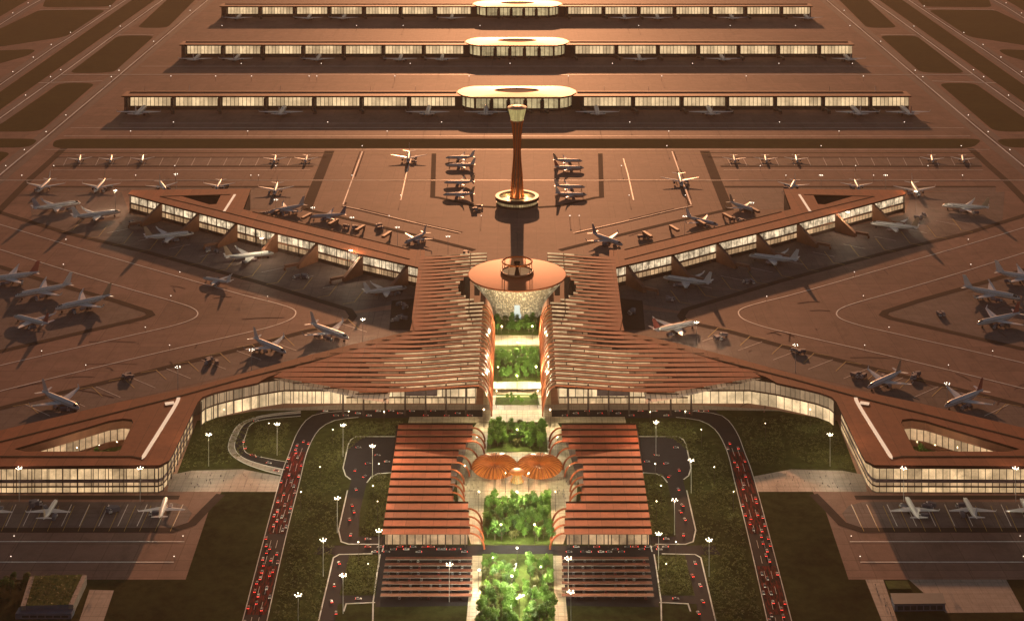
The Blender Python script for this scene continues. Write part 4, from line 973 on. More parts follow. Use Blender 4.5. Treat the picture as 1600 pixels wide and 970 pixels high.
PL = [((78,288),(60,304),'airliner at the far left stand corner, nose toward viewer',55), ((164,288),(148,305),'airliner second from far left stand corner, beside a light mast',55),
 ((50,335),(126,323),'airliner pointing at the tip of the upper left pier, farthest out',None), ((112,348),(188,337),'airliner with lit nose nearest the upper left pier tip',None),
 ((225,380),(303,371),'third airliner along the near side of the upper left pier',None), ((350,411),(428,402),'fourth airliner along the near side of the upper left pier',None),
 ((568,465),(636,455),'brightly lit airliner tucked beside the hall at the upper left pier root',None), ((361,447),(317,439),'airliner taxiing alone on the left V shaped taxiway',None),
 ((434,291),(428,310),'airliner behind the left courtyard head, beside the dark stands',50), ((476,327),(419,338),'first airliner on the far side of the upper left pier',None), ((541,341),(484,344),'second airliner on the far side of the upper left pier',None),
 ((666,370),(632,385),'airliner nearest the hall on the far side of the upper left pier',None),
 ((250,290),(258,301),'airliner behind the upper left pier head, left of two',45), ((345,288),(338,300),'airliner behind the upper left pier head, right of two',45),
 ((640,240),(637,262),'airliner lined up on the left taxi line near the grass band',56), ((1060,276),(1066,298),'airliner lined up on the right taxi line behind the pier',56),
 ((58,436),(-25,446),'topmost airliner in the left apron triangle, cut by the frame',62), ((112,454),(24,470),'second airliner in the left apron triangle',62), ((172,472),(88,490),'third airliner in the left apron triangle, nearest its tip',62), ((78,516),(20,500),'lone airliner facing the others in the left apron triangle',52),
 ((396,537),(447,558),'airliner on the far side of the lower left pier, by a flood mast',None), ((485,515),(545,536),'airliner on the lower left pier nearest the hall',None), ((66,622),(124,646),'airliner on the lower left pier farthest from the hall',None),
 ((925,372),(973,389),'airliner nearest the hall on the far side of the upper right pier',None), ((1072,345),(1122,357),'airliner by a bright mast on the far side of the upper right pier',None), ((1140,322),(1182,335),'airliner farthest from the hall behind the upper right pier',None),
 ((1242,288),(1236,300),'airliner behind the upper right pier head, left of two',45), ((1336,288),(1342,300),'airliner behind the upper right pier head, right of two',45), ((1424,292),(1437,312),'airliner off the tip of the upper right pier, nose to viewer',58),
 ((1546,333),(1472,327),'airliner beyond the upper right pier tip, lit nose',None), ((1436,365),(1360,355),'second airliner along the near side of the upper right pier',None), ((1248,416),(1170,406),'third airliner along the near side of the upper right pier',None), ((1112,452),(1036,440),'airliner nearest the hall on the near side of the upper right pier',None),
 ((1020,526),(1090,511),'grey airliner under a flood mast by the right hall waist',None), ((1505,458),(1594,474),'upper airliner in the right apron triangle, long pale fuselage',62), ((1556,434),(1640,446),'airliner cut by the right frame edge in the apron triangle',60), ((1600,498),(1520,515),'lower airliner in the right apron triangle',58),
 ((1408,590),(1356,613),'airliner on the lower right pier with wings spread over a service truck',None), ((1536,620),(1476,643),'bright airliner beside the flood mast on the lower right pier',None),
 ((70,817),(87,789),'airliner nosed to the lower left pier front, left of two',36), ((250,815),(259,786),'airliner nosed to the lower left pier front at its rounded corner',38), ((-20,817),(-3,790),'airliner at the lower left pier front, at the frame edge',36),
 ((1436,820),(1416,783),'airliner nosed to the lower right pier front at its rounded corner',40), ((1524,815),(1509,788),'airliner nosed to the lower right pier front, second from the corner',38), ((1612,815),(1598,790),'airliner at the lower right pier front, at the frame edge',38)]
BESIDE = []
for t_, n_, lb, sp in PL:
    lb = 'white '+lb if not lb.startswith(('grey','bright','topmost','lone')) else lb; o_ = plane(t_, n_, lb, sp)
    BESIDE.append((o_.location.copy(), o_.rotation_euler.z, o_.scale[0], lb))
for i, (x, y) in enumerate(((736,250),(737,262),(735,289),(734,308))): plane((x,y), (x-34,y+.5), f'dark shaded airliner, {ORD[i]} from the top, parked left of the control tower', 42, 'airliners parked by the control tower')
for i, (x, y) in enumerate(((871,255),(873,266),(874,296),(876,308))): plane((x,y), (x+32,y+.5), f'dark shaded airliner, {ORD[i]} from the top, parked right of the control tower', 42, 'airliners parked by the control tower')
for i, x in enumerate((124,173,222,429,478)): plane((x+2,246), (x-1,258), f'small airliner, {ORD[i]} from the left, in the left remote stand row', 36, 'airliners on the remote stands', False)
for i, x in enumerate((1148,1197,1245,1457,1505)): plane((x-2,246), (x+1,258), f'small airliner, {ORD[i]} from the left, in the right remote stand row', 36, 'airliners on the remote stands', False)
for (which, _, k, Y), xs in zip(SATS, ((228,446,671,760,931,1105,1330,1407), (313,375,501,628,692,997,1125,1318), (377,486,540,707,974,1025,1140,1256))):
    l = [x for x in xs if x < 808]; rr = [x for x in xs if x > 808]
    for side, lst in (('left', list(reversed(l))), ('right', rr)):
        for i, x in enumerate(lst):
            X = (x-AX)*k; o = dup(small, (X, Y-40, 0), PI/2, 2.05 if which == 'nearest' else 1.85, f'white airliner nosed in, {ORD[i]} {side} of the hub, {which} satellite concourse', 'airliners at the satellites')
    if which == 'nearest':
        for i, x in enumerate((222,292,435,577,648,945,1015,1300,1372)):
            dup(small, ((x-AX)*k*1.03, Y+80, 0), -PI/2, 1.5, f'airliner behind the nearest satellite concourse, {ORD[i]} from the left, tail showing', 'airliners behind the nearest satellite')

# ================================================================== LIGHT MASTS
def flood_mast():
    r = thing('flood_mast', '', 'light mast')
    b = MB(); b.tube([(0,0,0),(0,0,27.5)], .4, 8, taper=[.3,.16]); b.build('pole', M['kerb'], r)
    b = MB()
    for j in range(5): a = 2*PI*j/5; b.tube([(0,0,27.2),(2.4*math.cos(a),2.4*math.sin(a),27.8)], .12, 5)
    b.build('head_frame', M['steel'], r)
    for j in range(5):
        a = 2*PI*j/5; b = MB(); b.lathe([(0,-.3),(.32,-.2),(.42,.05),(.3,.3),(0,.35)], 8, (2.4*math.cos(a),2.4*math.sin(a),28)); b.build('floodlight', M['lamp'], r)
    return r
fm = flood_mast(); fm_used = [False]
def mast(px, py, label, power=0, h=28, group='flood masts'):
    p = P(px, py)
    if not fm_used[0]: fm_used[0] = True; fm.location = p; fm.scale = (1,1,h/28); o = tag(fm, label, None, group)
    else: o = dup(fm, p, random.random(), (1,1,h/28), label, group)
    if power: point_light(p+Vector((0,0,h)), power, (1,.80,.52), .5)
    return o
PW = 80000
for px, py, lb, pw in ((326,728,'flood mast on the lawn beside the left pier corner',PW), (433,711,'flood mast inside the left loop road',PW), (536,713,'flood mast by the left drop-off curve',PW), (582,747,'flood mast over the left parking access lot',PW),
    (527,832,'flood mast on the dark lawn beside the left access road kerb',PW*.3), (505,900,'flood mast on the lawn left of the lower access road',PW*.3), (536,958,'flood mast on the lower left access road',PW*.3), (466,990,'flood mast at the bottom edge beside the left highway',PW*.3),
    (702,940,'flood mast among the left carport rows',PW*.3), (592,885,'flood mast at the corner of the left car park building',PW*.6), (30,783,'flood mast before the lower left pier front, far left',PW*.15), (219,783,'flood mast before the lower left pier front, near its corner',PW*.15),
    (1297,728,'flood mast on the lawn beside the right pier corner',PW), (1025,708,'flood mast north of the right access lot',PW), (1054,835,'flood mast on the right access road',PW*.3), (1080,770,'flood mast at the right access road bend',PW*.3), (1108,900,'flood mast on the dark lawn right of the access road',PW*.3),
    (1029,890,'flood mast at the corner of the right car park building',PW*.6), (888,930,'flood mast at the inner end of the right carport rows',PW*.3), (892,985,'flood mast at the bottom right of the garden',PW*.3), (1412,783,'flood mast before the lower right pier front, near its corner',PW*.15), (1587,783,'flood mast before the lower right pier front, far right',PW*.15),
    (180,330,'flood mast off the tip of the upper left pier',PW*.7), (275,303,'flood mast behind the upper left pier head',0), (550,374,'flood mast on the far side of the upper left pier, middle',0), (621,390,'flood mast on the far side of the upper left pier, near the hall',0), (489,358,'flood mast beside the second airliner behind upper left pier',0), (431,345,'flood mast beside the first airliner behind upper left pier',0),
    (700,405,'flood mast at the back corner of the left roof wing',0), (1070,372,'flood mast on the far side of the upper right pier, middle',0), (1175,350,'flood mast on the far side of the upper right pier, outer',0), (1283,305,'flood mast behind the upper right pier head, left of two',0), (1384,305,'flood mast behind the upper right pier head, right of two',0), (1431,332,'flood mast off the tip of the upper right pier',PW*.7),
    (1325,365,'flood mast before the upper right pier windows, outer',PW*.7), (1243,582,'flood mast over a dark truck on the lower right pier stands',0), (1480,645,'flood mast beside the bright airliner on the lower right pier',0), (393,590,'flood mast on the lower left pier beside the middle airliner',0), (278,618,'flood mast on the lower left pier beside the small truck',0), (567,540,'flood mast at the waist end of the lower left pier',PW*.7), (1088,545,'flood mast at the waist end of the lower right pier',PW*.7), (409,408,'flood mast before the upper left pier windows, third bay',PW*.7), (548,428,'flood mast before the upper left pier windows, near the hall',PW*.7)):
    mast(px, py, lb, pw)
# small lamps along the taxiways and aprons
b = MB(); b.tube([(0,0,0),(0,0,9)], .25, 5); b.tube([(-.8,0,8.8),(.8,0,8.8)], .2, 5, 0); b.lathe([(0,8.8),(.75,9.0),(.85,9.6),(.5,10.1),(0,10.2)], 8, (0,0,0), 1)
lp = tag(b.build('apron_lamp', [M['steel'], M['lampfar']]), None, 'light'); lp_used = [False]
def lamp(px, py, label, group):
    k = CAM_H/(py-HZ); sc = max(.5, min(1.0, k*.85))
    if not lp_used[0]: lp_used[0] = True; lp.location = P(px, py); lp.scale = (sc,)*3; tag(lp, label, None, group); return
    dup(lp, P(px, py), 0, sc, label, group)
for s in (-1, 1):
    for nm, pts in (('innermost', ((297,23),(240,72),(186,118),(174,128),(103,188),(72,214),(38,242),(9,267))), ('second', ((188,48),(95,117),(79,128),(40,157))), ('third', ((172,16),(110,58),(80,77),(52,97),(20,120))), ('outermost', ((44,11),(20,27)))):
        for i, (x, y) in enumerate(pts):
            p = x if s < 0 else 1616-x; lamp(p, y, f'{ORD[i]} lamp from the far end, {nm} {SIDE[s]} diagonal taxiway', f'lamps on the {nm} {SIDE[s]} diagonal taxiway')
for nm, y, xs in (('between the nearest and middle satellites', 127, (267,337,393,483,495,617,733,888,1034,1166,1349)), ('before the nearest satellite', 199, (271,512,690,984,1218,1413)), ('just beyond the grass band', 213, (204,387,605,1045,1311)), ('before the middle satellite', 107, (377,502,641,797,957,1082,1217,1332)),
    ('before the farthest satellite', 47, (347,557,630,750,998,1141,1243,1328)), ('before the grass band', 236, (566,1042,1283,1502)), ('along the remote stands', 267, (84,273,431,971,1188,1337,1450)), ('on the taxi line behind the pier heads', 282, (34,212,274,392,404,550,1228,1283,1365,1384,1504)), ('at the taxi junctions around the tower', 313, (626,983,1071)), ('on the apron between tower and roof', 345, (608,752,891,890,905))):
    for i, x in enumerate(sorted(set(xs))): lamp(x, y, f'{ORD[i]} lamp from the left {nm}', f'lamps {nm}')
for s in (-1, 1):
    for nm, pts in (('outer', ((103,382),(281,433),(418,471),(265,547),(134,578))), ('inner', ((99,421),(267,470),(227,519),(65,556)))):
        for i, (x, y) in enumerate(pts): lamp(x if s < 0 else 1616-x, y, f'{ORD[i]} lamp from the far end, {nm} {SIDE[s]} V shaped taxi line', f'lamps on the {SIDE[s]} V lines')
    for i, (x, y) in enumerate(((22,846),(286,846),(17,878),(272,878))): lamp(x if s < 0 else 1616-x, y, f'{ORD[i]} lamp on the two taxi lines before the lower {SIDE[s]} pier', 'lamps on the front taxi lines')

# ================================================================== VEHICLES
def car_mesh():
    b = MB()
    sec = [(-2.2,.55,.85,.82),(-2.0,.3,.95,.88),(1.9,.3,.85,.88),(2.25,.4,.7,.8)]
    for (x0,a0,t0,w0),(x1,a1,t1,w1) in zip(sec, sec[1:]):
        A = [(x0,-w0,a0),(x0,w0,a0),(x0,w0,t0),(x0,-w0,t0)]; B = [(x1,-w1,a1),(x1,w1,a1),(x1,w1,t1),(x1,-w1,t1)]
        for i in range(4): j = (i+1) % 4; b.face([A[i],A[j],B[j],B[i]])
    b.face([(-2.2,-.82,.55),(-2.2,.82,.55),(-2.2,.82,.85),(-2.2,-.82,.85)]); b.face([(2.25,-.8,.4),(2.25,.8,.4),(2.25,.8,.7),(2.25,-.8,.7)])
    A = [(-1.8,-.78,.92),(-1.8,.78,.92),(1.0,.78,.9),(1.0,-.78,.9)]; B = [(-1.3,-.62,1.45),(-1.3,.62,1.45),(.3,.62,1.45),(.3,-.62,1.45)]
    for i in range(4): j = (i+1) % 4; b.face([A[i],A[j],B[j],B[i]], 1)
    b.face(B, 0)
    for x in (-1.35, 1.4):
        for y in (-.8, .8):
            c_ = [(x+.33*math.cos(2*PI*j/8), y, .33+.33*math.sin(2*PI*j/8)) for j in range(8)]; d_ = [(p[0], y*1.1, p[2]) for p in c_]; b.face(c_, 2); b.face(d_, 2)
            for j in range(8): b.face([c_[j], c_[(j+1)%8], d_[(j+1)%8], d_[j]], 2)
    for y in (-.55, .55):
        b.box(-2.32,y-.24,.55,-2.19,y+.24,.84,3); b.box(2.24,y-.2,.45,2.34,y+.2,.66,4)
    return b
car = tag(car_mesh().build('car', [M['car'], M['glass'], M['tyre'], M['tail_l'], M['head_l']]), None, 'car'); car_used = [False]; pmats = [M['car'], M['glass'], M['tyre'], M['seam'], M['glass']]; pcar = tag(car_mesh().build('car', pmats), None, 'car'); pcar_used = [False]
def park_car(p, ang, label, group, z=.2):
    if not pcar_used[0]: pcar_used[0] = True; pcar.location = (p.x,p.y,z); pcar.rotation_euler = (0,0,ang); tag(pcar, label, None, group); return
    dup(pcar, (p.x,p.y,z), ang, None, label, group)
def put_car(p, ang, label, group, z=.2):
    if not car_used[0]: car_used[0] = True; car.location = (p.x,p.y,z); car.rotation_euler = (0,0,ang); tag(car, label, None, group); return
    dup(car, (p.x,p.y,z), ang, None, label, group)
random.seed(11)
for s in (-1, 1):
    taken = []
    for i in range(80):
        y = random.uniform(690, 985); lane = random.choice((.1,.2,.3,.4,.58,.68,.78,.9)); p = hpoint(lane, y, s)
        if any((p-q).length < 5.5 for q in taken): continue
        taken.append(p); d = hpoint(lane, y-4, s)-p; a = math.atan2(d.y, d.x)
        if lane > .5 and random.random() < .5: a += PI
        st = 'upper red stretch' if y < 834 else 'dark middle stretch' if y < 884 else 'lower red stretch'
        put_car(p, a, f'car with glowing lamps in traffic on the {SIDE[s]} highway, {st}', f'traffic on the {SIDE[s]} highway {st}', .22)
    for x, y, a, where in ((560,700,0,'upper access lot'),(575,725,.3,'upper access lot'),(590,712,0,'upper access lot'),(555,735,1.5,'upper access lot'),(605,722,.1,'upper access lot'),(570,745,1,'upper access lot'),(556,765,1.8,'middle access road'),(550,790,1.8,'middle access road'),(546,812,1.8,'middle access road'),(553,800,1.8,'middle access road'),
                       (548,836,1.5,'middle access road'),(575,843,0,'middle access road'),(530,880,1.8,'lower access road'),(534,900,1.8,'lower access road'),(522,915,1.8,'lower access road'),(518,940,1.8,'lower access road'),(525,958,1.8,'lower access road'),(560,936,0,'lower access road')):
        put_car(P(x, y, 0, s), a+random.uniform(-.1,.1), f'car on the {SIDE[s]} {where}', f'cars on the {SIDE[s]} {where}')
    for i in range(16):
        put_car(P(575+i*10+random.uniform(-2,2), random.choice((855,859,863)), 0, s), random.choice((0, PI)), f'car on the cross road below the {SIDE[s]} car park building', f'cars on the cross road {SIDE[s]}')
    for i in range(14):
        put_car(P(510+i*17+random.uniform(-4,4), random.choice((643,646.5,650)), 0, s), 0 if s < 0 else PI, f'car pulled up on the drop-off road, {SIDE[s]} half', f'cars on the drop-off road {SIDE[s]}')
    for row in range(7):
        for i in range(8):
            if random.random() < .25: continue
            park_car(P(608+i*16+random.uniform(-3,3), 877.5+row*9.6, 0, s), PI/2, f'car parked in {ORD[row]} carport row, {SIDE[s]} car park', f'cars in {ORD[row]} {SIDE[s]} carport row')
for x, y, a in ((381,690,1.6),(384,700,1.6),(395,712,0),(404,715,0),(420,724,-.3),(432,736,-.3),(400,658,.2)): put_car(P(x,y), a, 'car on the left loop road around the lawn', 'cars on the loop road')
# apron trucks
tk = thing('service_truck', '', 'truck')
b = MB(); b.box(-4,-1.25,1.0,1.2,1.25,3.6); b.build('cargo_box', M['bluegrey'], tk)
b = MB(); b.slab([(1.4,-1.2,0),(3.6,-1.2,0),(3.6,1.2,0),(1.4,1.2,0)], [], 2.5, .7); b.face([(1.7,-1.1,3.0),(2.9,-1.1,3.0),(2.9,1.1,3.0),(1.7,1.1,3.0)]); b.face([(2.9,-1.1,3.0),(3.6,-1.2,2.5),(3.6,1.2,2.5),(2.9,1.1,3.0)],1); b.face([(1.4,-1.2,2.5),(3.6,-1.2,2.5),(2.9,-1.1,3.0),(1.7,-1.1,3.0)],1); b.face([(1.4,1.2,2.5),(3.6,1.2,2.5),(2.9,1.1,3.0),(1.7,1.1,3.0)],1); b.build('cab', [M['white'], M['glass']], tk)
for x in (-2.6, 2.5):
    for y in (-1.1, 1.1):
        b = MB(); b.tube([(x,y-.2,.5),(x,y+.2,.5)], .5, 10); b.build('wheel', M['tyre'], tk)
tk_used = [False]
def truck(p, a, label, group, sc=1.2):
    if not tk_used[0]: tk_used[0] = True; tk.location = p; tk.rotation_euler = (0,0,a); tk.scale = (sc,)*3; tag(tk, label, None, group); return
    dup(tk, p, a, sc, label, group)
SPOTS = [((550,356),'behind the upper left pier'),((592,356),'on the apron left of the tower'),((748,327),'beside the left tower apron road'),((720,398),'behind the left roof wing'),((330,566),'on the lower left pier stands'),((205,590),'at the left service road bend'),((110,640),'beside the outermost lower left airliner'),((215,352),'by the upper left pier windows, outer'),((330,392),'by the upper left pier windows, middle'),((470,436),'by the upper left pier windows, inner'),((630,480),'in the dark yard beside the left hall waist'),((625,500),'at the back of the left waist yard'),
         ((1010,370),'behind the upper right pier'),((1125,528),'in the waist stands right of the hall'),((1243,552),'under the flood mast right of the hall'),((1340,588),'beside the lower right pier airliner'),((1470,492),'alone at the tip of the right apron triangle'),((1430,590),'beyond the spread wings on lower right pier'),((1170,442),'by the upper right pier windows, inner'),((1040,470),'beside the right waist stands'),((1440,340),'off the upper right pier tip'),((985,490),'in the dark yard beside the right hall waist'),((55,790),'before the lower left pier front'),((180,800),'between the two airliners at lower left pier front'),((1455,793),'before the lower right pier front'),((420,335),'near the left pier head stands'),((1150,345),'near the right pier head stands')]
random.seed(6)
for p_, a_, sc_, lb in BESIDE:
    w_ = 'service truck beside the '+lb.replace('white ','',1); w_ = ' '.join(w_.split()[:16])
    for fx, fy in ((random.uniform(4,9), random.choice((-1,1))*random.uniform(4.5,6.5)), (random.uniform(-9,-3), random.choice((-1,1))*random.uniform(5,8))):
        fx, fy = fx*sc_, fy*sc_; truck(p_+Vector((fx*math.cos(a_)-fy*math.sin(a_), fx*math.sin(a_)+fy*math.cos(a_), 0)), a_+random.choice((0,1.57,.5)), w_, w_, 1.1)
random.seed(5)
for (x, y), wh in SPOTS:
    for j in range(3): truck(P(x+random.uniform(-9,9), y+random.uniform(-3,3)), random.uniform(0,6.28), f'service truck in a small cluster {wh}', f'service trucks {wh}')

# ================================================================== PEOPLE
pm = bpy.data.meshes.new('person'); V = [(0,0,.92),(0,0,1.2),(0,0,1.42),(0,0,1.52),(0,0,1.66),(0,.1,.86),(.05,.12,.46),(.12,.12,.04),(0,-.1,.86),(-.08,-.12,.46),(-.2,-.12,.06),(0,.2,1.4),(-.05,.26,1.12),(.08,.27,.88),(0,-.2,1.4),(.06,-.26,1.12),(.16,-.27,.9)]
pm.from_pydata(V, [(0,1),(1,2),(2,3),(3,4),(0,5),(5,6),(6,7),(0,8),(8,9),(9,10),(2,11),(11,12),(12,13),(2,14),(14,15),(15,16)], [])
po = bpy.data.objects.new('person', pm); COL.objects.link(po); sk = po.modifiers.new('skin', 'SKIN')
for i, rr in enumerate((.15,.16,.13,.06,.11,.09,.07,.06,.09,.07,.06,.07,.05,.04,.07,.05,.04)): pm.skin_vertices[0].data[i].radius = (rr, rr)
pm.skin_vertices[0].data[0].use_root = True
dg = bpy.context.evaluated_depsgraph_get(); me = bpy.data.meshes.new_from_object(po.evaluated_get(dg)); po.modifiers.clear(); po.data = me
me.materials.clear(); me.materials.append(M['cloth']); me.materials.append(M['skin'])
for pl in me.polygons:
    if pl.center.z > 1.5: pl.material_index = 1
tag(po, '', 'person'); used_p = [False]
random.seed(21)
def person(p, label, group):
    a = random.random()*6.28
    if not used_p[0]: used_p[0] = True; po.location = p; po.rotation_euler = (0,0,a); tag(po, label, None, group); return
    dup(po, p, a, random.uniform(.95,1.08), label, group)
for s in (-1, 1):
    for i in range(26): p = P(random.uniform(1195,1335) if s > 0 else random.uniform(275,420), random.uniform(740,764)); p.z = .12; person(p, f'distant pedestrian walking on the paved plaza strip, {SIDE[s]} of the highway', f'pedestrians on the {SIDE[s]} plaza strip')
    for i in range(26):
        p = P(random.uniform(722,748), random.uniform(742,782), 0, s); p.z = .22; person(p, f'distant pedestrian on the cream garden court, {SIDE[s]} side', f'pedestrians in the {SIDE[s]} garden court')
for i in range(10): p = P(1366+i*3.4+random.uniform(-3,3), 915+i*5.5); p.z = .12; person(p, 'distant pedestrian on the pink path at lower right', 'pedestrians on the pink path')

# ================================================================== TREES
def crown_mesh(name, h, R, n, seed, conical=False):
    rnd = random.Random(seed); b = MB(); cl = []
    for i in range(9 + n//90):
        a, u, v = rnd.random()*6.28, rnd.random(), rnd.uniform(-.8, 1)
        rr = R*.72*math.sqrt(u)*math.sqrt(max(.05, 1-v*v*.8)); cl.append((Vector((rr*math.cos(a), rr*math.sin(a), h*.62+v*h*.32)), R*rnd.uniform(.28,.46)))
    for i in range(n):
        c_, r_ = rnd.choice(cl); d = Vector((rnd.gauss(0,1), rnd.gauss(0,1), rnd.gauss(0,.8))).normalized()*r_*rnd.uniform(.6,1.08)
        p = c_+d; sz = R*rnd.uniform(.07,.14); nrm = (d.normalized()+Vector((rnd.uniform(-.7,.7),rnd.uniform(-.7,.7),rnd.uniform(-.2,.9)))).normalized()
        u = nrm.orthogonal().normalized(); w = nrm.cross(u); t = rnd.random()*6.28; u, w = u*math.cos(t)+w*math.sin(t), w*math.cos(t)-u*math.sin(t)
        b.face([p-u*sz, p-w*sz*.6, p+u*sz, p+w*sz*.6])
    return b
def trunk_mesh(h, seed):
    rnd = random.Random(seed); b = MB(); b.tube([(0,0,0),(.1,.05,h*.35),(rnd.uniform(-.3,.3),rnd.uniform(-.3,.3),h*.7)], .3, 7, taper=[.34,.24,.1])
    for i in range(4):
        a = i*1.57+rnd.random(); z = h*rnd.uniform(.34,.5); b.tube([(.1,.05,z),(math.cos(a)*h*.12,math.sin(a)*h*.12,z+h*.16),(math.cos(a)*h*.2,math.sin(a)*h*.2,z+h*.24)], .1, 5, taper=[.15,.1,.04])
    return b
TREE = []
for i, (h, R, lf, nm) in enumerate(((13,5.0,'leaf0','round_tree'),(12,4.6,'leaf1','round_tree'),(14,4.2,'leaf0','slender_tree'),(11,4.8,'leaf2','round_tree'),(10,4.2,'leaf3','round_tree'),(15,5.4,'leaf1','round_tree'))):
    r = thing(nm, '', 'tree'); crown_mesh('crown', h, R, 1150, 100+i).build('crown', M[lf], r); trunk_mesh(h, i).build('trunk', M['trunk'], r); TREE.append([r, False])
KIND = ['bright green round tree','mid green round tree','bright slender tree','dark green round tree','olive round tree','large spreading green tree']
def tree(p, i, where, sc=1.0):
    r = TREE[i]; lb = f'{KIND[i]} {where}'; gp = f'{KIND[i]}s {where}'
    if not r[1]: r[1] = True; o = r[0]; o.location = p; o.scale = (sc,)*3; tag(o, lb, None, gp); return
    dup(r[0], p, random.random()*6.28, (sc*random.uniform(.9,1.1), sc*random.uniform(.9,1.1), sc*random.uniform(.85,1.12)), lb, gp)
random.seed(31)
def grove(quad, n, kinds, where, sc, clear=None, mind=4.0):
    q = Pl(quad); pts = []; tries = 0
    while len(pts) < n and tries < 4000:
        tries += 1; u, v = random.random(), random.random(); p = q[0].lerp(q[1], u).lerp(q[3].lerp(q[2], u), v); p.z = .5
        if any((p-o).length < mind for o in pts): continue
        if clear and abs(p.x - clear[0]) < clear[1]: continue
        pts.append(p); tree(p, random.choice(kinds), where, sc*random.uniform(.8,1.15))
grove([(776,500),(840,500),(842,523),(774,523)], 30, [0,1,1,2,5,4], 'at the foot of the glass bowl', .8)
grove([(776,556),(840,556),(842,594),(774,594)], 54, [0,0,2,1,5,4], 'in the hall garden slot', .74, None, 3.4)
grove([(778,622),(838,622),(840,632),(776,632)], 9, [0,2], 'in the low bed by the forecourt', .5, None, 2.5)
grove([(768,672),(848,672),(852,704),(764,704)], 58, [0,0,1,2,5,4], 'between forecourt and fan canopies', .8, None, 3.6)
grove([(760,786),(857,788),(862,846),(754,846)], 72, [0,1,2,3,5,2,4], 'south of the fan canopies', .8, None, 3.6)
grove([(756,884),(862,884),(868,990),(748,990)], 84, [0,1,2,3,5,2,4], 'in the southernmost garden block', .85, (2, 3.2))
for s in (-1, 1):
    grove([(60 if s < 0 else 1616-60, 728),(190 if s < 0 else 1616-190, 706),(188 if s < 0 else 1616-188, 738),(70 if s < 0 else 1616-70, 738)], 16, [3,4,1], f'added to light the lower {SIDE[s]} pier courtyard', .7)
    grove([(278 if s < 0 else 1616-278,331),(330 if s < 0 else 1616-330,328),(330 if s < 0 else 1616-330,347),(300 if s < 0 else 1616-300,347)], 7, [3,4], f'in the upper {SIDE[s]} pier courtyard', .8)
grove([(2,910),(48,908),(38,935),(0,935)], 8, [3,4], 'beside the green roof building', .8)
# stream and garden lamps
b = MB(); b.ribbon(Pl(curve([(806,880),(800,905),(803,925),(797,945),(799,980),(798,1050)],6)), 2.6, .62); b.ribbon(Pl(curve([(802,938),(815,932),(828,925),(836,915)],5)), 2.0, .64); tag(b.build('stream', M['water']), kind='structure')
gl = thing('garden_lamp', '', 'lamp'); b = MB(); b.tube([(0,0,0),(0,0,16)], .14, 6); b.build('post', M['steel'], gl); b = MB(); b.lathe([(0,16),(.3,16.1),(.4,16.4),(.25,16.75),(0,16.8)], 10); b.build('globe', M['lampfar'], gl); gl_used = [False]
def glamp(px, py, pw, i, where, col=(1,.86,.55)):
    p = P(px, py); p.z = .5
    lb = f'{ORD[i]} garden lamp from the far end, {where}'
    if not gl_used[0]: gl_used[0] = True; gl.location = p; tag(gl, lb, None, 'garden lamps')
    else: dup(gl, p, 0, None, lb, 'garden lamps')
    point_light(p+Vector((0,-.6,17.2)), pw, col, .35)
G = 56000
for i, (x, y, pw, w_) in enumerate(((772,492,1.5,0),(844,492,1.5,0),(784,534,1.1,0),(832,534,1.1,0),(808,560,1.7,0),(778,600,1.5,0),(838,600,1.5,0),(808,614,.8,0),(776,638,.5,0),(840,638,.5,0))): glamp(x, y, G*pw, i, 'in the hall garden slot')
for i, (x, y, pw) in enumerate(((756,668,.9),(860,668,.9),(808,700,1.2),(745,712,.35),(871,712,.35),(726,758,.5),(890,758,.5),(790,770,.7),(826,770,.7),(748,800,.7),(868,800,.7))): glamp(x, y, G*pw*.6, i, 'around the fan canopies')
for i, (x, y, pw) in enumerate(((808,800,.9),(783,852,1),(835,852,1),(808,890,1.2),(770,905,.9),(845,920,.8),(800,935,1.4),(748,925,1.0),(812,965,1.2))): glamp(x, y, G*pw, i, 'in the southern garden', (1,.93,.68))
for s in (-1, 1):
    for i, (x, y, pw) in enumerate(((120,729,1),(155,725,1),(183,720,1))): glamp(x if s < 0 else 1616-x, y, 5000*pw, i, f'added to light the lower {SIDE[s]} pier courtyard', (1,.8,.5))  # posts added to brighten the dark courtyard trees
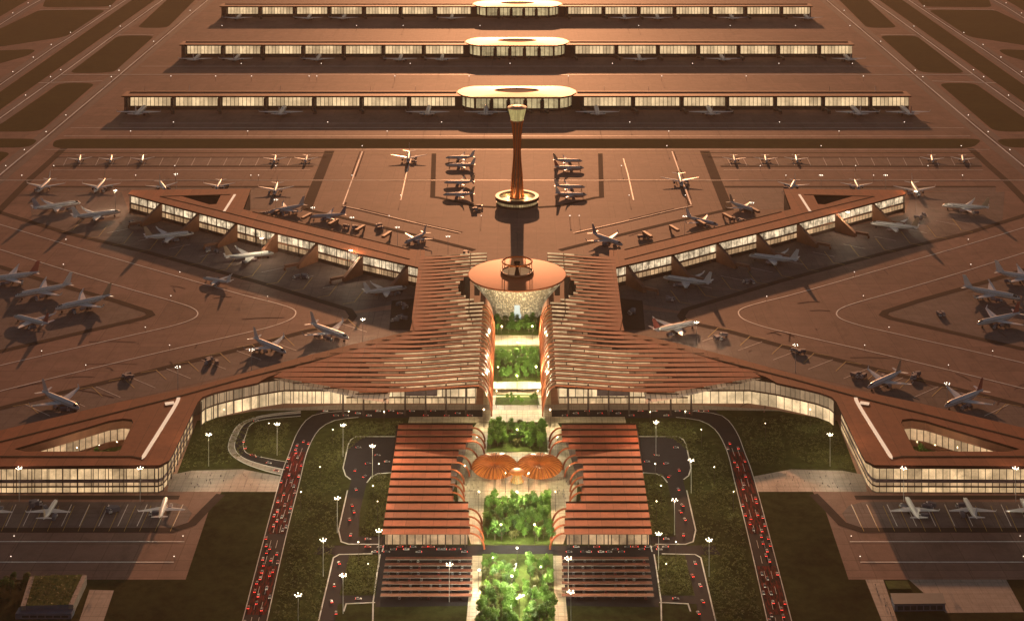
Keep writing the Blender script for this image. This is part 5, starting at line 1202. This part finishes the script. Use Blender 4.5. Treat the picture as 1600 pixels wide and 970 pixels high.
for s in (-1, 1):
    for i, (x, y) in enumerate(((350,668),(420,690),(600,672),(545,671),(520,700),(592,755),(583,790),(590,815),(500,760),(560,880),(575,915),(470,800))):
        glamp(x if s < 0 else 1616-x, y, (9000, 3500, 7000)[i % 3], i, f'added to light lawns {SIDE[s]} of the car park', (1,.9,.55))  # small lamps added to brighten the lawns between the masts
# low shrubs scattered over the lawns: nobody could count them
random.seed(77); b = MB()
AREAS = [[(320,660),(400,648),(375,720),(280,735)],[(400,665),(455,660),(440,712),(398,705)],[(495,690),(620,662),(535,680),(470,835)],[(480,720),(535,700),(528,840),(452,850)],[(455,850),(520,850),(498,970),(425,970)],[(582,742),(606,742),(600,838),(566,838)],[(548,870),(590,870),(585,928),(534,928)],[(540,660),(630,660),(620,680),(520,690)]]
def tuft(p, r):
    for j in range(5):
        d = Vector((random.uniform(-1,1),random.uniform(-1,1),random.uniform(.1,1)))*r; u = Vector((random.uniform(-1,1),random.uniform(-1,1),random.uniform(-.3,.6)))*r*.7; w_ = Vector((random.uniform(-1,1),random.uniform(-1,1),.5))*r*.6
        b.face([p+d-u, p+d+w_, p+d+u])
for s in (-1, 1):
    for ai, q in enumerate(AREAS):
        qq = Pl(q, 0, s)
        if s > 0 and ai == 1: qq = Pl([(400,655),(470,650),(440,725),(385,728)], 0, s)
        for i in range(650):
            u, v = random.random(), random.random(); p = qq[0].lerp(qq[1], u).lerp(qq[3].lerp(qq[2], u), v); p.z = .1; tuft(p, random.uniform(.5,1.5))
tag(b.build('shrubbery', M['leaf3']), kind='stuff')
# decks and steps in the hall garden
for q, z, lb in (([(768,526),(848,526),(850,539),(766,539)], 1.0, 'pale planked deck between the two groves of the hall garden'), ([(766,598),(850,598),(852,607),(764,607)], 4.0, 'wide white footbridge across the hall garden above the low bed')):
    b = MB(); b.slab(Pl(q, z), [], z, z-.6 if z > 2 else 0, bottom=True); tag(b.build('garden_deck', M['cream']), lb, 'deck')
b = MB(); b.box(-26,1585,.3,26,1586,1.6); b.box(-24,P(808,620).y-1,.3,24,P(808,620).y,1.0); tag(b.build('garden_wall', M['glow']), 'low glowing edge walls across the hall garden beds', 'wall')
